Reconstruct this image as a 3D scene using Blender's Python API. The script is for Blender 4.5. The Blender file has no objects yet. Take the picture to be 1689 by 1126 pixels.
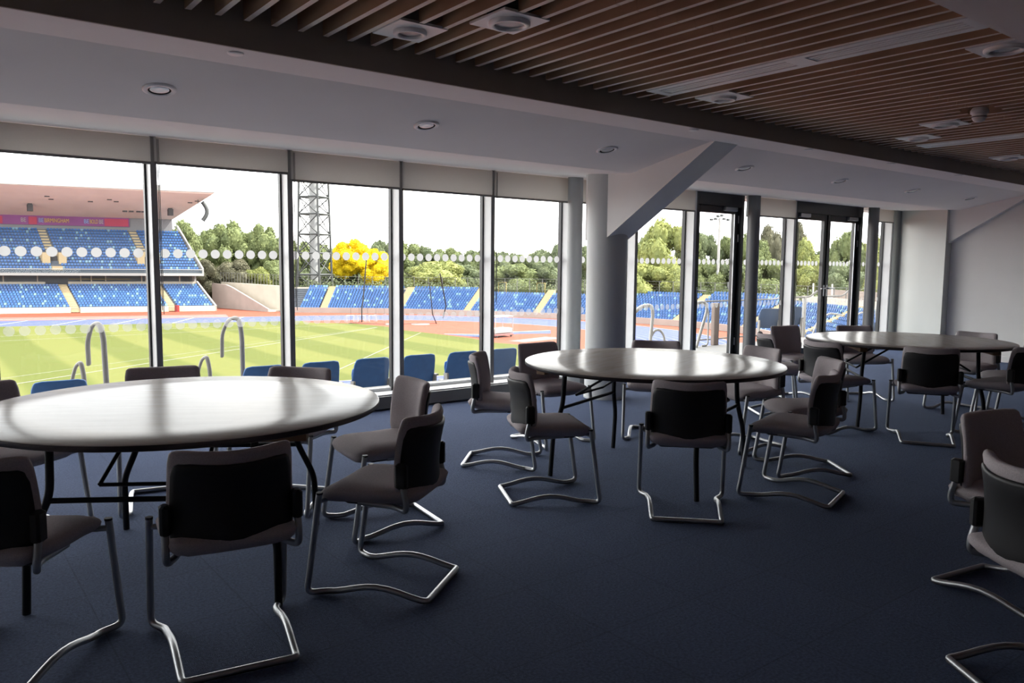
import bpy, bmesh, math, random
from math import sin, cos, pi, radians, sqrt, atan2, hypot
from mathutils import Vector, Matrix

random.seed(7)
SC = bpy.context.scene
COL = SC.collection

# ------------------------------------------------------------------ camera
EYE = 1.362
cam_d = bpy.data.cameras.new('camera')
cam = bpy.data.objects.new('camera', cam_d)
COL.objects.link(cam)
cam_d.sensor_fit = 'HORIZONTAL'
cam_d.sensor_width = 36.0
cam_d.lens = 27.476
cam_d.clip_start = 0.05
cam_d.clip_end = 2000
PITCH, ROLL, YAW = .0976, .0093, .916
fw = Vector((cos(YAW) * cos(PITCH), sin(YAW) * cos(PITCH), -sin(PITCH)))
rt = Vector((sin(YAW), -cos(YAW), 0))
up = rt.cross(fw)
rt2 = rt * cos(ROLL) + up * sin(ROLL)
up2 = up * cos(ROLL) - rt * sin(ROLL)
m = Matrix((rt2, up2, -fw)).transposed().to_4x4()
m.translation = Vector((0, 0, EYE))
cam.matrix_world = m
SC.camera = cam

# ------------------------------------------------------------------ world, sun, exposure
SKY_STRENGTH = 5.6
SUN_STRENGTH = 13.0
EXPOSURE = 0.55
world = bpy.data.worlds.new('sky')
SC.world = world
world.use_nodes = True
wn = world.node_tree
wn.nodes.clear()
def N(nt, typ, **kw):
    n = nt.nodes.new(typ)
    for k, v in kw.items():
        if k.startswith('i_'):
            n.inputs[k[2:].replace('_', ' ')].default_value = v
        else:
            setattr(n, k, v)
    return n
w_out = N(wn, 'ShaderNodeOutputWorld')
w_bg = N(wn, 'ShaderNodeBackground')
w_tc = N(wn, 'ShaderNodeTexCoord')
w_map = N(wn, 'ShaderNodeMapping')
w_map.inputs['Scale'].default_value = (1.0, 1.0, 2.6)
w_no = N(wn, 'ShaderNodeTexNoise', i_Scale=5.5, i_Detail=7.0, i_Roughness=.52)
w_r = N(wn, 'ShaderNodeValToRGB')
w_r.color_ramp.elements[0].position = .40
w_r.color_ramp.elements[0].color = (.70, .73, .76, 1)
w_r.color_ramp.elements[1].position = .60
w_r.color_ramp.elements[1].color = (.82, .79, .755, 1)
wn.links.new(w_tc.outputs['Generated'], w_map.inputs['Vector'])
wn.links.new(w_map.outputs['Vector'], w_no.inputs['Vector'])
wn.links.new(w_no.outputs['Fac'], w_r.inputs['Fac'])
wn.links.new(w_r.outputs['Color'], w_bg.inputs['Color'])
w_bg.inputs['Strength'].default_value = SKY_STRENGTH
wn.links.new(w_bg.outputs['Background'], w_out.inputs['Surface'])

sun_d = bpy.data.lights.new('sun', 'SUN')
sun_d.energy = SUN_STRENGTH
sun_d.angle = radians(1.2)
sun_d.color = (1, .95, .86)
sun = bpy.data.objects.new('sun', sun_d)
COL.objects.link(sun)
to_sun = Vector((.62, -.36, .86)).normalized()
sun.rotation_euler = to_sun.to_track_quat('Z', 'Y').to_euler()
sun.location = (40, -30, 60)

SC.view_settings.view_transform = 'Standard'
SC.view_settings.look = 'None'
SC.view_settings.exposure = EXPOSURE
SC.view_settings.gamma = 1.0
SC.view_settings.use_curve_mapping = False
SC.cycles.max_bounces = 14
SC.cycles.diffuse_bounces = 8
SC.cycles.glossy_bounces = 5
SC.cycles.transmission_bounces = 6
SC.cycles.transparent_max_bounces = 24
SC.cycles.sample_clamp_indirect = 6.0
SC.cycles.caustics_reflective = False
SC.cycles.caustics_refractive = False
SC.cycles.use_denoising = True

# ------------------------------------------------------------------ materials
def mat(name, col, rough=.6, metal=0.0, var=.0, vscale=8.0, bump=0.0, bscale=60.0, spec=.5, col2=None, stretch=None, coat=0.0):
    mt = bpy.data.materials.new(name)
    mt.use_nodes = True
    nt = mt.node_tree
    b = nt.nodes['Principled BSDF']
    c4 = (col[0], col[1], col[2], 1)
    b.inputs['Base Color'].default_value = c4
    b.inputs['Roughness'].default_value = rough
    b.inputs['Metallic'].default_value = metal
    b.inputs['Specular IOR Level'].default_value = spec
    b.inputs['Coat Weight'].default_value = coat
    if var or bump or col2:
        tc = N(nt, 'ShaderNodeTexCoord')
        mp = N(nt, 'ShaderNodeMapping')
        if stretch:
            mp.inputs['Scale'].default_value = stretch
        nt.links.new(tc.outputs['Object'], mp.inputs['Vector'])
    if var or col2:
        no = N(nt, 'ShaderNodeTexNoise', i_Scale=vscale, i_Detail=5.0)
        rp = N(nt, 'ShaderNodeValToRGB')
        rp.color_ramp.elements[0].position = .32
        rp.color_ramp.elements[1].position = .68
        lo = col2 if col2 else tuple(x * (1 - var) for x in col)
        hi = col if col2 else tuple(min(1, x * (1 + var)) for x in col)
        rp.color_ramp.elements[0].color = (*lo, 1)
        rp.color_ramp.elements[1].color = (*hi, 1)
        nt.links.new(mp.outputs['Vector'], no.inputs['Vector'])
        nt.links.new(no.outputs['Fac'], rp.inputs['Fac'])
        nt.links.new(rp.outputs['Color'], b.inputs['Base Color'])
    if bump:
        nb = N(nt, 'ShaderNodeTexNoise', i_Scale=bscale, i_Detail=3.0)
        bp = N(nt, 'ShaderNodeBump', i_Strength=bump, i_Distance=.01)
        nt.links.new(mp.outputs['Vector'], nb.inputs['Vector'])
        nt.links.new(nb.outputs['Fac'], bp.inputs['Height'])
        nt.links.new(bp.outputs['Normal'], b.inputs['Normal'])
    return mt

def emis(name, col, s):
    mt = mat(name, col)
    b = mt.node_tree.nodes['Principled BSDF']
    b.inputs['Emission Color'].default_value = (*col, 1)
    b.inputs['Emission Strength'].default_value = s
    return mt

M = {}
M['paint'] = mat('white_wall_paint', (.90, .885, .86), .85, var=.02, vscale=2, bump=.03, bscale=220)
M['backwall'] = mat('dark_unseen_wall', (.16, .12, .09), .7, var=.1, vscale=4)  # unseen wall; dark finish invented to cut light bounced into the room
M['soffit'] = mat('soffit_paint', (.92, .875, .865), .9, var=.015, vscale=2)
M['fascia'] = mat('shaded_fascia_paint', (.40, .355, .315), .85, var=.03)  # off-white paint toned down to taupe for the shade on this face
M['carpet'] = mat('navy_carpet', (.088, .118, .222), .97, bump=.8, bscale=330, spec=.15, col2=(.030, .041, .088), vscale=95)
_nt = M['carpet'].node_tree
_b = _nt.nodes['Principled BSDF']
_b.inputs['Sheen Weight'].default_value = .30
_b.inputs['Sheen Roughness'].default_value = .45
_b.inputs['Sheen Tint'].default_value = (.55, .70, 1, 1)
_tc = N(_nt, 'ShaderNodeTexCoord')
_bk = N(_nt, 'ShaderNodeTexBrick', offset=0.0, i_Scale=1.0)
_bk.inputs['Color1'].default_value = (1, 1, 1, 1)
_bk.inputs['Color2'].default_value = (.90, .90, .90, 1)
_bk.inputs['Mortar'].default_value = (.62, .62, .62, 1)
_bk.inputs['Mortar Size'].default_value = .003
_bk.inputs['Brick Width'].default_value = .5
_bk.inputs['Row Height'].default_value = .5
_mm = N(_nt, 'ShaderNodeMix', data_type='RGBA', blend_type='MULTIPLY')
_mm.inputs['Factor'].default_value = 1.0
_src = _b.inputs['Base Color'].links[0].from_socket
_nt.links.new(_tc.outputs['Object'], _bk.inputs['Vector'])
_nt.links.new(_src, _mm.inputs['A'])
_nt.links.new(_bk.outputs['Color'], _mm.inputs['B'])
_nt.links.new(_mm.outputs['Result'], _b.inputs['Base Color'])
M['deck'] = mat('black_ceiling_void', (.012, .011, .011), .95, var=.1)
M['slat'] = mat('walnut_slat', (.50, .315, .20), .5, col2=(.34, .205, .125), vscale=7, stretch=(1, .25, 1), bump=.05, bscale=40)
M['slat_edge'] = mat('pale_uplit_slat_edge', (.92, .80, .71), .6, var=.05, vscale=20)  # pale edging, lightened further in place of up-light on the undersides
M['white_plastic'] = mat('white_plastic', (.90, .89, .90), .4, var=.01)
M['grey_lens'] = mat('grey_lens', (.36, .37, .40), .35, var=.05)
M['reflector'] = mat('lamp_reflector', (.36, .38, .44), .3, metal=.9, var=.02)
M['black_slot'] = mat('black_slot', (.015, .015, .017), .8, var=.05)
M['mull'] = mat('grey_mullion_powdercoat', (.62, .63, .64), .38, var=.02, spec=.5)
M['mull_front'] = mat('shaded_mullion_front', (.26, .25, .24), .5, var=.02)  # mullion grey darkened to paint in the shade of the room side
M['gasket'] = mat('black_gasket', (.02, .022, .025), .45, var=.05)
M['doorblk'] = mat('black_door_frame', (.022, .025, .028), .33, var=.05, spec=.6)
M['steel'] = mat('grey_satin_metal', (.55, .57, .6), .28, metal=.85, var=.03)
M['chrome'] = mat('silver_chair_tube', (.42, .43, .445), .40, metal=.92, var=.03)
M['shell'] = mat('black_chair_shell', (.018, .018, .020), .5, var=.1, bump=.05, bscale=300, spec=.4)
M['fabric'] = mat('grey_chair_fabric', (.50, .45, .465), .95, var=.12, vscale=240, bump=.35, bscale=600, spec=.2)
M['column'] = mat('grey_column_paint', (.60, .62, .615), .55, var=.015, vscale=3)
M['pier'] = mat('pale_grey_pier_paint', (.52, .535, .52), .8, var=.015, vscale=3)
M['post'] = mat('grey_steel_post', (.36, .375, .38), .5, var=.02)
M['postdark'] = mat('dark_steel_post', (.17, .175, .18), .45, var=.02)
M['blind'] = mat('cream_blind_fabric', (.66, .64, .60), .9, var=.02, vscale=120, bump=.1, bscale=500)
_nt = M['blind'].node_tree
_b = _nt.nodes['Principled BSDF']
_tr = N(_nt, 'ShaderNodeBsdfTranslucent')
_tr.inputs['Color'].default_value = (.36, .345, .32, 1)
_mx = N(_nt, 'ShaderNodeMixShader')
_mx.inputs[0].default_value = .34
_nt.links.new(_b.outputs[0], _mx.inputs[1])
_nt.links.new(_tr.outputs[0], _mx.inputs[2])
_nt.links.new(_mx.outputs[0], _nt.nodes['Material Output'].inputs['Surface'])
M['rail_blind'] = mat('blind_bottom_bar', (.20, .19, .18), .6, var=.02)
M['table_steel'] = mat('black_table_leg', (.014, .016, .022), .55, var=.05, spec=.2)
M['table_edge'] = mat('dark_table_edge', (.022, .016, .02), .45, var=.1)
M['table_wood'] = mat('plywood_rail', (.30, .19, .11), .6, col2=(.22, .13, .075), vscale=12, stretch=(.3, 1, 1))
M['table_top'] = mat('worn_laminate_top', (.43, .385, .345), .21, col2=(.35, .305, .265), vscale=9, stretch=(.4, 3, 1), spec=.03, bump=.005, bscale=26)
M['dot'] = mat('white_glass_decal', (.80, .82, .82), .7, var=.01)
_nt = M['dot'].node_tree
_tr = N(_nt, 'ShaderNodeBsdfTranslucent')
_tr.inputs['Color'].default_value = (.34, .345, .345, 1)
_mx = N(_nt, 'ShaderNodeMixShader')
_mx.inputs[0].default_value = .85
_nt.links.new(_nt.nodes['Principled BSDF'].outputs[0], _mx.inputs[1])
_nt.links.new(_tr.outputs[0], _mx.inputs[2])
_nt.links.new(_mx.outputs[0], _nt.nodes['Material Output'].inputs['Surface'])
M['dot_low'] = M['dot'].copy()
_nt = M['dot_low'].node_tree
_old = _nt.nodes['Material Output'].inputs['Surface'].links[0].from_socket
_tp = N(_nt, 'ShaderNodeBsdfTransparent')
_mx = N(_nt, 'ShaderNodeMixShader')
_mx.inputs[0].default_value = .45
_nt.links.new(_tp.outputs[0], _mx.inputs[1])
_nt.links.new(_old, _mx.inputs[2])
_nt.links.new(_mx.outputs[0], _nt.nodes['Material Output'].inputs['Surface'])
M['trim_white'] = mat('white_sill', (.74, .75, .76), .35, var=.02)
M['sill_grey'] = mat('grey_sill_panel', (.16, .165, .17), .5, var=.04)

def glass_mat(name, tint, refl):
    mt = bpy.data.materials.new(name)
    mt.use_nodes = True
    nt = mt.node_tree
    nt.nodes.clear()
    o = N(nt, 'ShaderNodeOutputMaterial')
    t = N(nt, 'ShaderNodeBsdfTransparent')
    t.inputs['Color'].default_value = (*tint, 1)
    g = N(nt, 'ShaderNodeBsdfGlossy')
    g.inputs['Roughness'].default_value = .02
    fr = N(nt, 'ShaderNodeLayerWeight')
    pw = N(nt, 'ShaderNodeMath', operation='POWER')
    pw.inputs[1].default_value = 5.0
    nt.links.new(fr.outputs['Facing'], pw.inputs[0])
    mu = N(nt, 'ShaderNodeMath', operation='MULTIPLY_ADD')
    mu.inputs[1].default_value = refl * .9
    mu.inputs[2].default_value = refl * .035
    mx = N(nt, 'ShaderNodeMixShader')
    nt.links.new(pw.outputs[0], mu.inputs[0])
    nt.links.new(mu.outputs[0], mx.inputs[0])
    nt.links.new(t.outputs[0], mx.inputs[1])
    nt.links.new(g.outputs[0], mx.inputs[2])
    nt.links.new(mx.outputs[0], o.inputs['Surface'])
    return mt
M['glass'] = glass_mat('window_glass', (.985, .99, .985), .7)
M['film'] = glass_mat('frosted_film', (.95, .97, .97), .3)

# exterior: real outdoor albedos, low beside the bright sky
EX = .30
def xmat(name, col, rough=.6, metal=0.0, col2=None, **kw):
    return mat(name, tuple(x * EX for x in col), rough, metal, col2=tuple(x * EX for x in col2) if col2 else None, **kw)
M['grass'] = None
M['red'] = xmat('red_running_track', (.46, .115, .060), .9, var=.06, vscale=.4, spec=.2)
M['blue'] = xmat('blue_running_track', (.125, .165, .42), .9, var=.08, vscale=.3, spec=.2)
M['line'] = xmat('white_line_paint', (.75, .76, .74), .9, var=.03)
M['pink'] = xmat('faded_pink_surface', (.56, .25, .24), .9, var=.08, vscale=.5)
M['conc'] = xmat('pale_concrete', (1.25, 1.12, .92), .9, var=.06, vscale=.6)
M['conc2'] = xmat('pinkish_concrete', (.82, .66, .58), .9, var=.06, vscale=.5)
M['stair'] = xmat('cream_stair', (1.0, .80, .48), .9, var=.05)
M['tread'] = xmat('terrace_tread', (.22, .25, .30), .9, var=.05)
M['roof_under'] = xmat('pale_roof_soffit', (2.5, 2.2, 2.0), .85, var=.05, vscale=.25)
M['roof_edge'] = xmat('white_roof_edge', (.78, .77, .74), .6, var=.02)
M['dark'] = xmat('dark_concourse', (.16, .16, .17), .9, var=.1)
M['greywall'] = xmat('grey_stand_wall', (.50, .50, .53), .9, var=.05)
M['seatblue'] = xmat('blue_stadium_seat', (.012, .15, .56), .42, col2=(.04, .25, .74), vscale=.9, spec=.5)
M['seatfade'] = xmat('faded_blue_seat', (.30, .62, .90), .4, var=.1)
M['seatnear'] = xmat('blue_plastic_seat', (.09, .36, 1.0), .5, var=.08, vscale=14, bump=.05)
M['seatshade'] = xmat('shaded_blue_seat', (.16, .26, .48), .55, var=.06)  # blue seat plastic greyed and darkened, shade put into the colour
M['galv'] = xmat('galvanised_rail', (.80, .78, .74), .6, metal=.0, var=.06)
M['whiterail'] = xmat('white_rail', (1.3, 1.3, 1.25), .5, var=.03)
M['tower'] = xmat('grey_lattice_steel', (.08, .09, .09), .6, var=.1)
M['whitetube'] = xmat('white_mast_tube', (.66, .68, .68), .5, var=.04)
M['fence'] = xmat('grey_fence_wire', (.25, .25, .23), .7, var=.1)
M['yellow'] = xmat('yellow_rail', (.62, .42, .04), .5, var=.05)
M['blackpole'] = xmat('black_cage_pole', (.012, .012, .013), .6, var=.1)
M['mat_white'] = xmat('white_landing_mat', (.72, .66, .64), .8, var=.04)
M['redbin'] = xmat('red_bin_paint', (.5, .03, .03), .5, var=.05)
M['patio'] = xmat('grey_patio_concrete', (.70, .69, .67), .9, var=.08, vscale=2, bump=.2, bscale=20)
M['earth'] = xmat('scrub_ground', (.12, .15, .05), .95, var=.3, vscale=.1)
M['bark'] = xmat('bark', (.07, .055, .04), .9, var=.2)

def leaf_mat(name, a, b_):
    mt = xmat(name, a, .75, col2=b_, vscale=3.2, spec=.15)
    nt = mt.node_tree
    bs = nt.nodes['Principled BSDF']
    tr = N(nt, 'ShaderNodeBsdfTranslucent')
    tr.inputs['Color'].default_value = (*[x * 1.1 * EX for x in a], 1)
    mx = N(nt, 'ShaderNodeMixShader')
    mx.inputs[0].default_value = .25
    nt.links.new(bs.outputs[0], mx.inputs[1])
    nt.links.new(tr.outputs[0], mx.inputs[2])
    nt.links.new(mx.outputs[0], nt.nodes['Material Output'].inputs['Surface'])
    return mt
LEAF = {0: leaf_mat('mid_green_leaf', (.52, .60, .25), (.30, .38, .17)),
        1: leaf_mat('deep_green_leaf', (.40, .47, .24), (.24, .31, .17)),
        2: leaf_mat('olive_brown_leaf', (.40, .38, .24), (.24, .24, .16)),
        3: leaf_mat('bright_green_leaf', (.74, .78, .25), (.42, .50, .18)),
        9: leaf_mat('yellow_leaf', (2.3, 1.7, .04), (1.7, 1.35, .06))}

# pitch: mown in stripes that run away from the building
def grass_mat():
    mt = xmat('striped_mown_grass', (.25, .30, .05), .95, spec=.1)
    nt = mt.node_tree
    b = nt.nodes['Principled BSDF']
    tc = N(nt, 'ShaderNodeTexCoord')
    sp = N(nt, 'ShaderNodeSeparateXYZ')
    nt.links.new(tc.outputs['Object'], sp.inputs[0])
    no = N(nt, 'ShaderNodeTexNoise', i_Scale=.05, i_Detail=2.0)
    nt.links.new(tc.outputs['Object'], no.inputs['Vector'])
    ad = N(nt, 'ShaderNodeMath', operation='MULTIPLY_ADD')
    ad.inputs[1].default_value = 1.6
    nt.links.new(no.outputs['Fac'], ad.inputs[0])
    nt.links.new(sp.outputs['X'], ad.inputs[2])
    md = N(nt, 'ShaderNodeMath', operation='PINGPONG')
    md.inputs[1].default_value = 4.9
    nt.links.new(ad.outputs[0], md.inputs[0])
    rp = N(nt, 'ShaderNodeMapRange')
    rp.inputs['From Min'].default_value = 2.1
    rp.inputs['From Max'].default_value = 2.8
    nt.links.new(md.outputs[0], rp.inputs['Value'])
    n2 = N(nt, 'ShaderNodeTexNoise', i_Scale=.9, i_Detail=6.0)
    nt.links.new(tc.outputs['Object'], n2.inputs['Vector'])
    m1 = N(nt, 'ShaderNodeMix', data_type='RGBA')
    m1.inputs['A'].default_value = (.180 * EX, .212 * EX, .042 * EX, 1)
    m1.inputs['B'].default_value = (.250 * EX, .270 * EX, .066 * EX, 1)
    nt.links.new(rp.outputs[0], m1.inputs['Factor'])
    m2 = N(nt, 'ShaderNodeMix', data_type='RGBA', blend_type='MULTIPLY')
    m2.inputs['Factor'].default_value = .35
    nt.links.new(m1.outputs['Result'], m2.inputs['A'])
    nt.links.new(n2.outputs['Color'], m2.inputs['B'])
    m3 = N(nt, 'ShaderNodeMix', data_type='RGBA')
    m3.inputs['Factor'].default_value = .3
    nt.links.new(m1.outputs['Result'], m3.inputs['A'])
    nt.links.new(m2.outputs['Result'], m3.inputs['B'])
    nt.links.new(m3.outputs['Result'], b.inputs['Base Color'])
    return mt
M['grass'] = grass_mat()

# ------------------------------------------------------------------ mesh helpers
class MB:
    def __init__(s):
        s.v, s.f, s.sm = [], [], []
    def add(s, vs, fs, smooth=False):
        o = len(s.v)
        s.v += [tuple(v) for v in vs]
        for f in fs:
            s.f.append([o + i for i in f])
            s.sm.append(smooth)
        return s
    def hexa(s, p):          # 8 points: bottom 0-3, top 4-7
        return s.add(p, [(3, 2, 1, 0), (4, 5, 6, 7), (0, 1, 5, 4), (1, 2, 6, 5), (2, 3, 7, 6), (3, 0, 4, 7)])
    def box(s, x0, y0, z0, x1, y1, z1):
        return s.hexa([(x0, y0, z0), (x1, y0, z0), (x1, y1, z0), (x0, y1, z0), (x0, y0, z1), (x1, y0, z1), (x1, y1, z1), (x0, y1, z1)])
    def cbox(s, x0, y0, z0, x1, y1, z1, c=.004):   # chamfered box
        vs = []
        for z, k in ((z0, c), (z0 + c, 0), (z1 - c, 0), (z1, c)):
            i = k
            vs += [(x0 + c + i, y0 + i, z), (x1 - c - i, y0 + i, z), (x1 - i, y0 + c + i, z), (x1 - i, y1 - c - i, z),
                   (x1 - c - i, y1 - i, z), (x0 + c + i, y1 - i, z), (x0 + i, y1 - c - i, z), (x0 + i, y0 + c + i, z)]
        fs = [tuple(range(7, -1, -1)), tuple(range(24, 32))]
        for r in range(3):
            for k in range(8):
                a, b = r * 8 + k, r * 8 + (k + 1) % 8
                fs.append((a, b, b + 8, a + 8))
        return s.add(vs, fs)
    def tube(s, pts, r, n=8, closed=False, flat=1.0):
        P = [Vector(p) for p in pts]
        L = len(P)
        rad = r if isinstance(r, (list, tuple)) else [r] * L
        vs, fs = [], []
        prev = None
        for i in range(L):
            if closed:
                t = (P[(i + 1) % L] - P[i - 1])
            else:
                t = P[min(i + 1, L - 1)] - P[max(i - 1, 0)]
            t.normalize()
            if prev is None:
                a = Vector((0, 0, 1)) if abs(t.z) < .9 else Vector((1, 0, 0))
                u = a - t * a.dot(t)
            else:
                u = prev - t * prev.dot(t)
            u.normalize()
            prev = u
            w = t.cross(u)
            for k in range(n):
                an = 2 * pi * k / n
                vs.append(P[i] + (u * cos(an) + w * sin(an) * flat) * rad[i])
        for i in range(L if closed else L - 1):
            j = (i + 1) % L
            for k in range(n):
                k2 = (k + 1) % n
                fs.append((i * n + k, i * n + k2, j * n + k2, j * n + k))
        s.add(vs, fs, True)
        if not closed:
            s.add([vs[k] for k in range(n)], [tuple(range(n - 1, -1, -1))])
            s.add([vs[(L - 1) * n + k] for k in range(n)], [tuple(range(n))])
        return s
    def cyl(s, c, r, z0, z1, n=24, r1=None):
        r1 = r if r1 is None else r1
        a = [(c[0] + r * cos(2 * pi * k / n), c[1] + r * sin(2 * pi * k / n), z0) for k in range(n)]
        b = [(c[0] + r1 * cos(2 * pi * k / n), c[1] + r1 * sin(2 * pi * k / n), z1) for k in range(n)]
        s.add(a + b, [(k, (k + 1) % n, n + (k + 1) % n, n + k) for k in range(n)], True)
        s.add(a, [tuple(range(n - 1, -1, -1))])
        s.add(b, [tuple(range(n))])
        return s
    def lathe(s, c, prof, n=28, smooth=True):     # prof: (r, z) list, closes at r=0 with a cap
        vs, fs = [], []
        for r, z in prof:
            for k in range(n):
                vs.append((c[0] + r * cos(2 * pi * k / n), c[1] + r * sin(2 * pi * k / n), c[2] + z))
        for i in range(len(prof) - 1):
            for k in range(n):
                k2 = (k + 1) % n
                fs.append((i * n + k, i * n + k2, (i + 1) * n + k2, (i + 1) * n + k))
        return s.add(vs, fs, smooth)
    def prism(s, poly, d):    # polygon of 3D points extruded by vector d
        n = len(poly)
        d = Vector(d)
        a = [Vector(p) for p in poly]
        b = [p + d for p in a]
        s.add(a + b, [(k, (k + 1) % n, n + (k + 1) % n, n + k) for k in range(n)])
        s.add(a, [tuple(range(n - 1, -1, -1))])
        s.add(b, [tuple(range(n))])
        return s
    def mesh(s, name, material):
        me = bpy.data.meshes.new(name)
        me.from_pydata(s.v, [], s.f)
        me.polygons.foreach_set('use_smooth', s.sm)
        me.materials.append(material)
        me.validate()
        bm = bmesh.new()
        bm.from_mesh(me)
        bmesh.ops.recalc_face_normals(bm, faces=bm.faces)
        bm.to_mesh(me)
        bm.free()
        me.update()
        return me
    def obj(s, name, material, parent=None, loc=None, rotz=0):
        return link(name, s.mesh(name, material), parent, loc, rotz)

def link(name, data, parent=None, loc=None, rotz=0):
    o = bpy.data.objects.new(name, data)
    COL.objects.link(o)
    if parent:
        o.parent = parent
    if loc is not None:
        o.location = loc
    if rotz:
        o.rotation_euler = (0, 0, rotz)
    return o
def tag(o, label, cat, group=None):
    o['label'] = label
    o['category'] = cat
    if group:
        o['group'] = group
    return o
def thing(name, label, cat, loc=(0, 0, 0), rotz=0, group=None):
    return tag(link(name, None, None, loc, rotz), label, cat, group)
def struct(o, label=None):
    o['kind'] = 'structure'
    if label:
        o['label'] = label
    return o
def stuff(o):
    o['kind'] = 'stuff'
    return o
def dup(root, loc, rotz, label=None, group=None):
    r = root.copy()
    COL.objects.link(r)
    r.location = loc
    r.rotation_euler = (0, 0, rotz)
    if label:
        r['label'] = label
    if group:
        r['group'] = group
    for ch in list(root.children):
        c = ch.copy()
        COL.objects.link(c)
        c.parent = r
        for g in ch.children:
            d = g.copy()
            COL.objects.link(d)
            d.parent = c
    return r
def smooth_path(pts, r=.05, n=4):
    """polyline with its inner corners rounded"""
    P = [Vector(p) for p in pts]
    out = [P[0]]
    for i in range(1, len(P) - 1):
        a, b, c = P[i - 1], P[i], P[i + 1]
        d1, d2 = a - b, c - b
        q = min(r, d1.length * .49, d2.length * .49)
        p0, p1 = b + d1.normalized() * q, b + d2.normalized() * q
        for k in range(n + 1):
            t = k / n
            out.append(p0 * (1 - t) ** 2 + b * 2 * t * (1 - t) + p1 * t * t)
    out.append(P[-1])
    return out

# ================================================================== ROOM
X0, X1 = -3.0, 12.72            # room ends
YB = -3.0                      # back wall
YF, YG = 6.56, 6.71            # mullion fronts, glass
HEAD = 2.32
SLZ = 2.565                    # slat undersides

floor = struct(MB().box(X0 - .2, YB - .2, -.12, 13.6, 6.75, 0).obj('floor', M['carpet']))
# ceiling: dark deck over the slats, with its plasterboard parts
ceiling = struct(MB().box(X0 - .2, YB - .2, 2.86, 13.6, 6.9, 2.98).obj('ceiling', M['deck']))
prof = [(6.74, HEAD), (YF, HEAD), (5.35, 2.247), (4.42, 2.435), (4.075, 2.435), (4.075, 2.50), (4.6, 2.86), (6.74, 2.86)]
MB().prism([(X0, y, z) for y, z in prof], (13.5 - X0, 0, 0)).obj('soffit', M['soffit'], ceiling)
MB().prism([(X0, 4.062, 2.436), (X0, 4.075, 2.436), (X0, 4.075, 2.86), (X0, 4.062, 2.86)], (X1 + .4 - X0, 0, 0)).obj('fascia', M['fascia'], ceiling)
MB().box(X0, YB, 2.555, X1, 1.75, 2.86).obj('plasterboard', M['soffit'], ceiling)

struct(MB().box(X0 - 12, -9, 3.0, 40, 7.1, 13.0).obj('upper_storey', M['backwall']), 'upper floors of the building above the room')
struct(MB().box(X0 - .2, YB - .2, 0, 13.6, YB, 2.86).obj('wall_back', M['backwall']))
struct(MB().box(X0 - .2, YB, 0, X0, 6.75, 2.86).obj('wall_left', M['paint']))
wall_r = struct(MB().box(X1, YB, 0, X1 + .25, 5.55, 2.86).obj('wall_right', M['paint']), 'plain white end wall beyond the third table')
# raking white strut half sunk in the end wall, parallel to the one at the column
MB().prism([(X1 - .11, 5.50, 1.76), (X1 - .11, 4.36, 2.45), (X1 - .11, 5.50, 2.45)], (.12, 0, 0)).obj('strut_casing', M['paint'], wall_r)
# boxed-in column at the corner: splayed face towards the windows
pier = MB().prism([(12.53, 5.50, 0), (13.12, 6.46, 0), (13.5, 6.46, 0), (13.5, 5.50, 0)], (0, 0, 2.45)).obj('pier', M['pier'])
struct(pier, 'splayed white pier between the last window and the end wall')
MB().box(13.24, 6.40, 0, 13.5, 6.75, HEAD + .02).obj('reveal', M['paint'], pier)
MB().cbox(X1 - .012, YB, 0, X1, 5.33, .09, .003).obj('baseboard_right', M['paint'])
struct(bpy.data.objects['baseboard_right'])

# free-standing round column and the raking beam that springs from it
colm = MB()
colm.cyl((5.68, 5.81), .209, 0.012, 2.33, 48)
column = struct(colm.obj('column', M['column']), 'fat round grey column behind the middle table')
MB().cyl((5.68, 5.81), .216, 0, .02, 48).obj('base_ring', M['column'], column)
beam = MB().prism([(5.53, 5.70, 1.62), (5.53, 4.376, 2.4335), (5.53, 4.376, 2.50), (5.53, 5.98, 2.50), (5.53, 5.98, 1.62)], (.32, 0, 0)).obj('beam', M['paint'])
struct(beam, 'raking white beam springing from the round column to the ceiling')

# slats, each cut round the fittings set into them
PLATES = [(2.124, 3.66, 'speaker'), (2.43, 3.21, 'light'), (4.676, 3.63, 'speaker'), (6.93, 3.107, 'light'), (7.46, 3.575, 'speaker'), (9.50, 3.57, 'speaker'), (4.80, 1.86, 'light')]
PW, PL = .140, .150
DIFF = [(4.106, 4.347, 1.75, 3.85), (7.93, 8.17, 1.75, 3.82)]
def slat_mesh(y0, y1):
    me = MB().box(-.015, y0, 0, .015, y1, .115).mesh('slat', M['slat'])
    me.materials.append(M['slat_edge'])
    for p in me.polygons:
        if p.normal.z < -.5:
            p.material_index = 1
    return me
whole = {}
k = -19
while True:
    x = 1.962 + .1405 * k
    k += 1
    if x > X1 - .03:
        break
    if x < -.75:
        continue
    segs = [(1.752, 2.688), (2.691, 4.03)]
    cuts = []
    for cx, cy, kind in PLATES:
        if abs(x - cx) < PW + .012:
            cuts.append((cy - PL, cy + PL))
    for a, b, c, d in DIFF:
        if a - .012 < x < b + .012:
            cuts.append((c, d))
    if 6.45 < x < 6.60:
        cuts.append((2.55, 2.79))
    for c0, c1 in cuts:
        nxt = []
        for a, b in segs:
            if c1 <= a or c0 >= b:
                nxt.append((a, b))
            else:
                if c0 - a > .03:
                    nxt.append((a, c0))
                if b - c1 > .03:
                    nxt.append((c1, b))
        segs = nxt
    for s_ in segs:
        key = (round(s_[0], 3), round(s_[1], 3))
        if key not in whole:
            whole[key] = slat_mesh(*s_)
        link('slat', whole[key], ceiling, (x, 0, SLZ))

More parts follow.
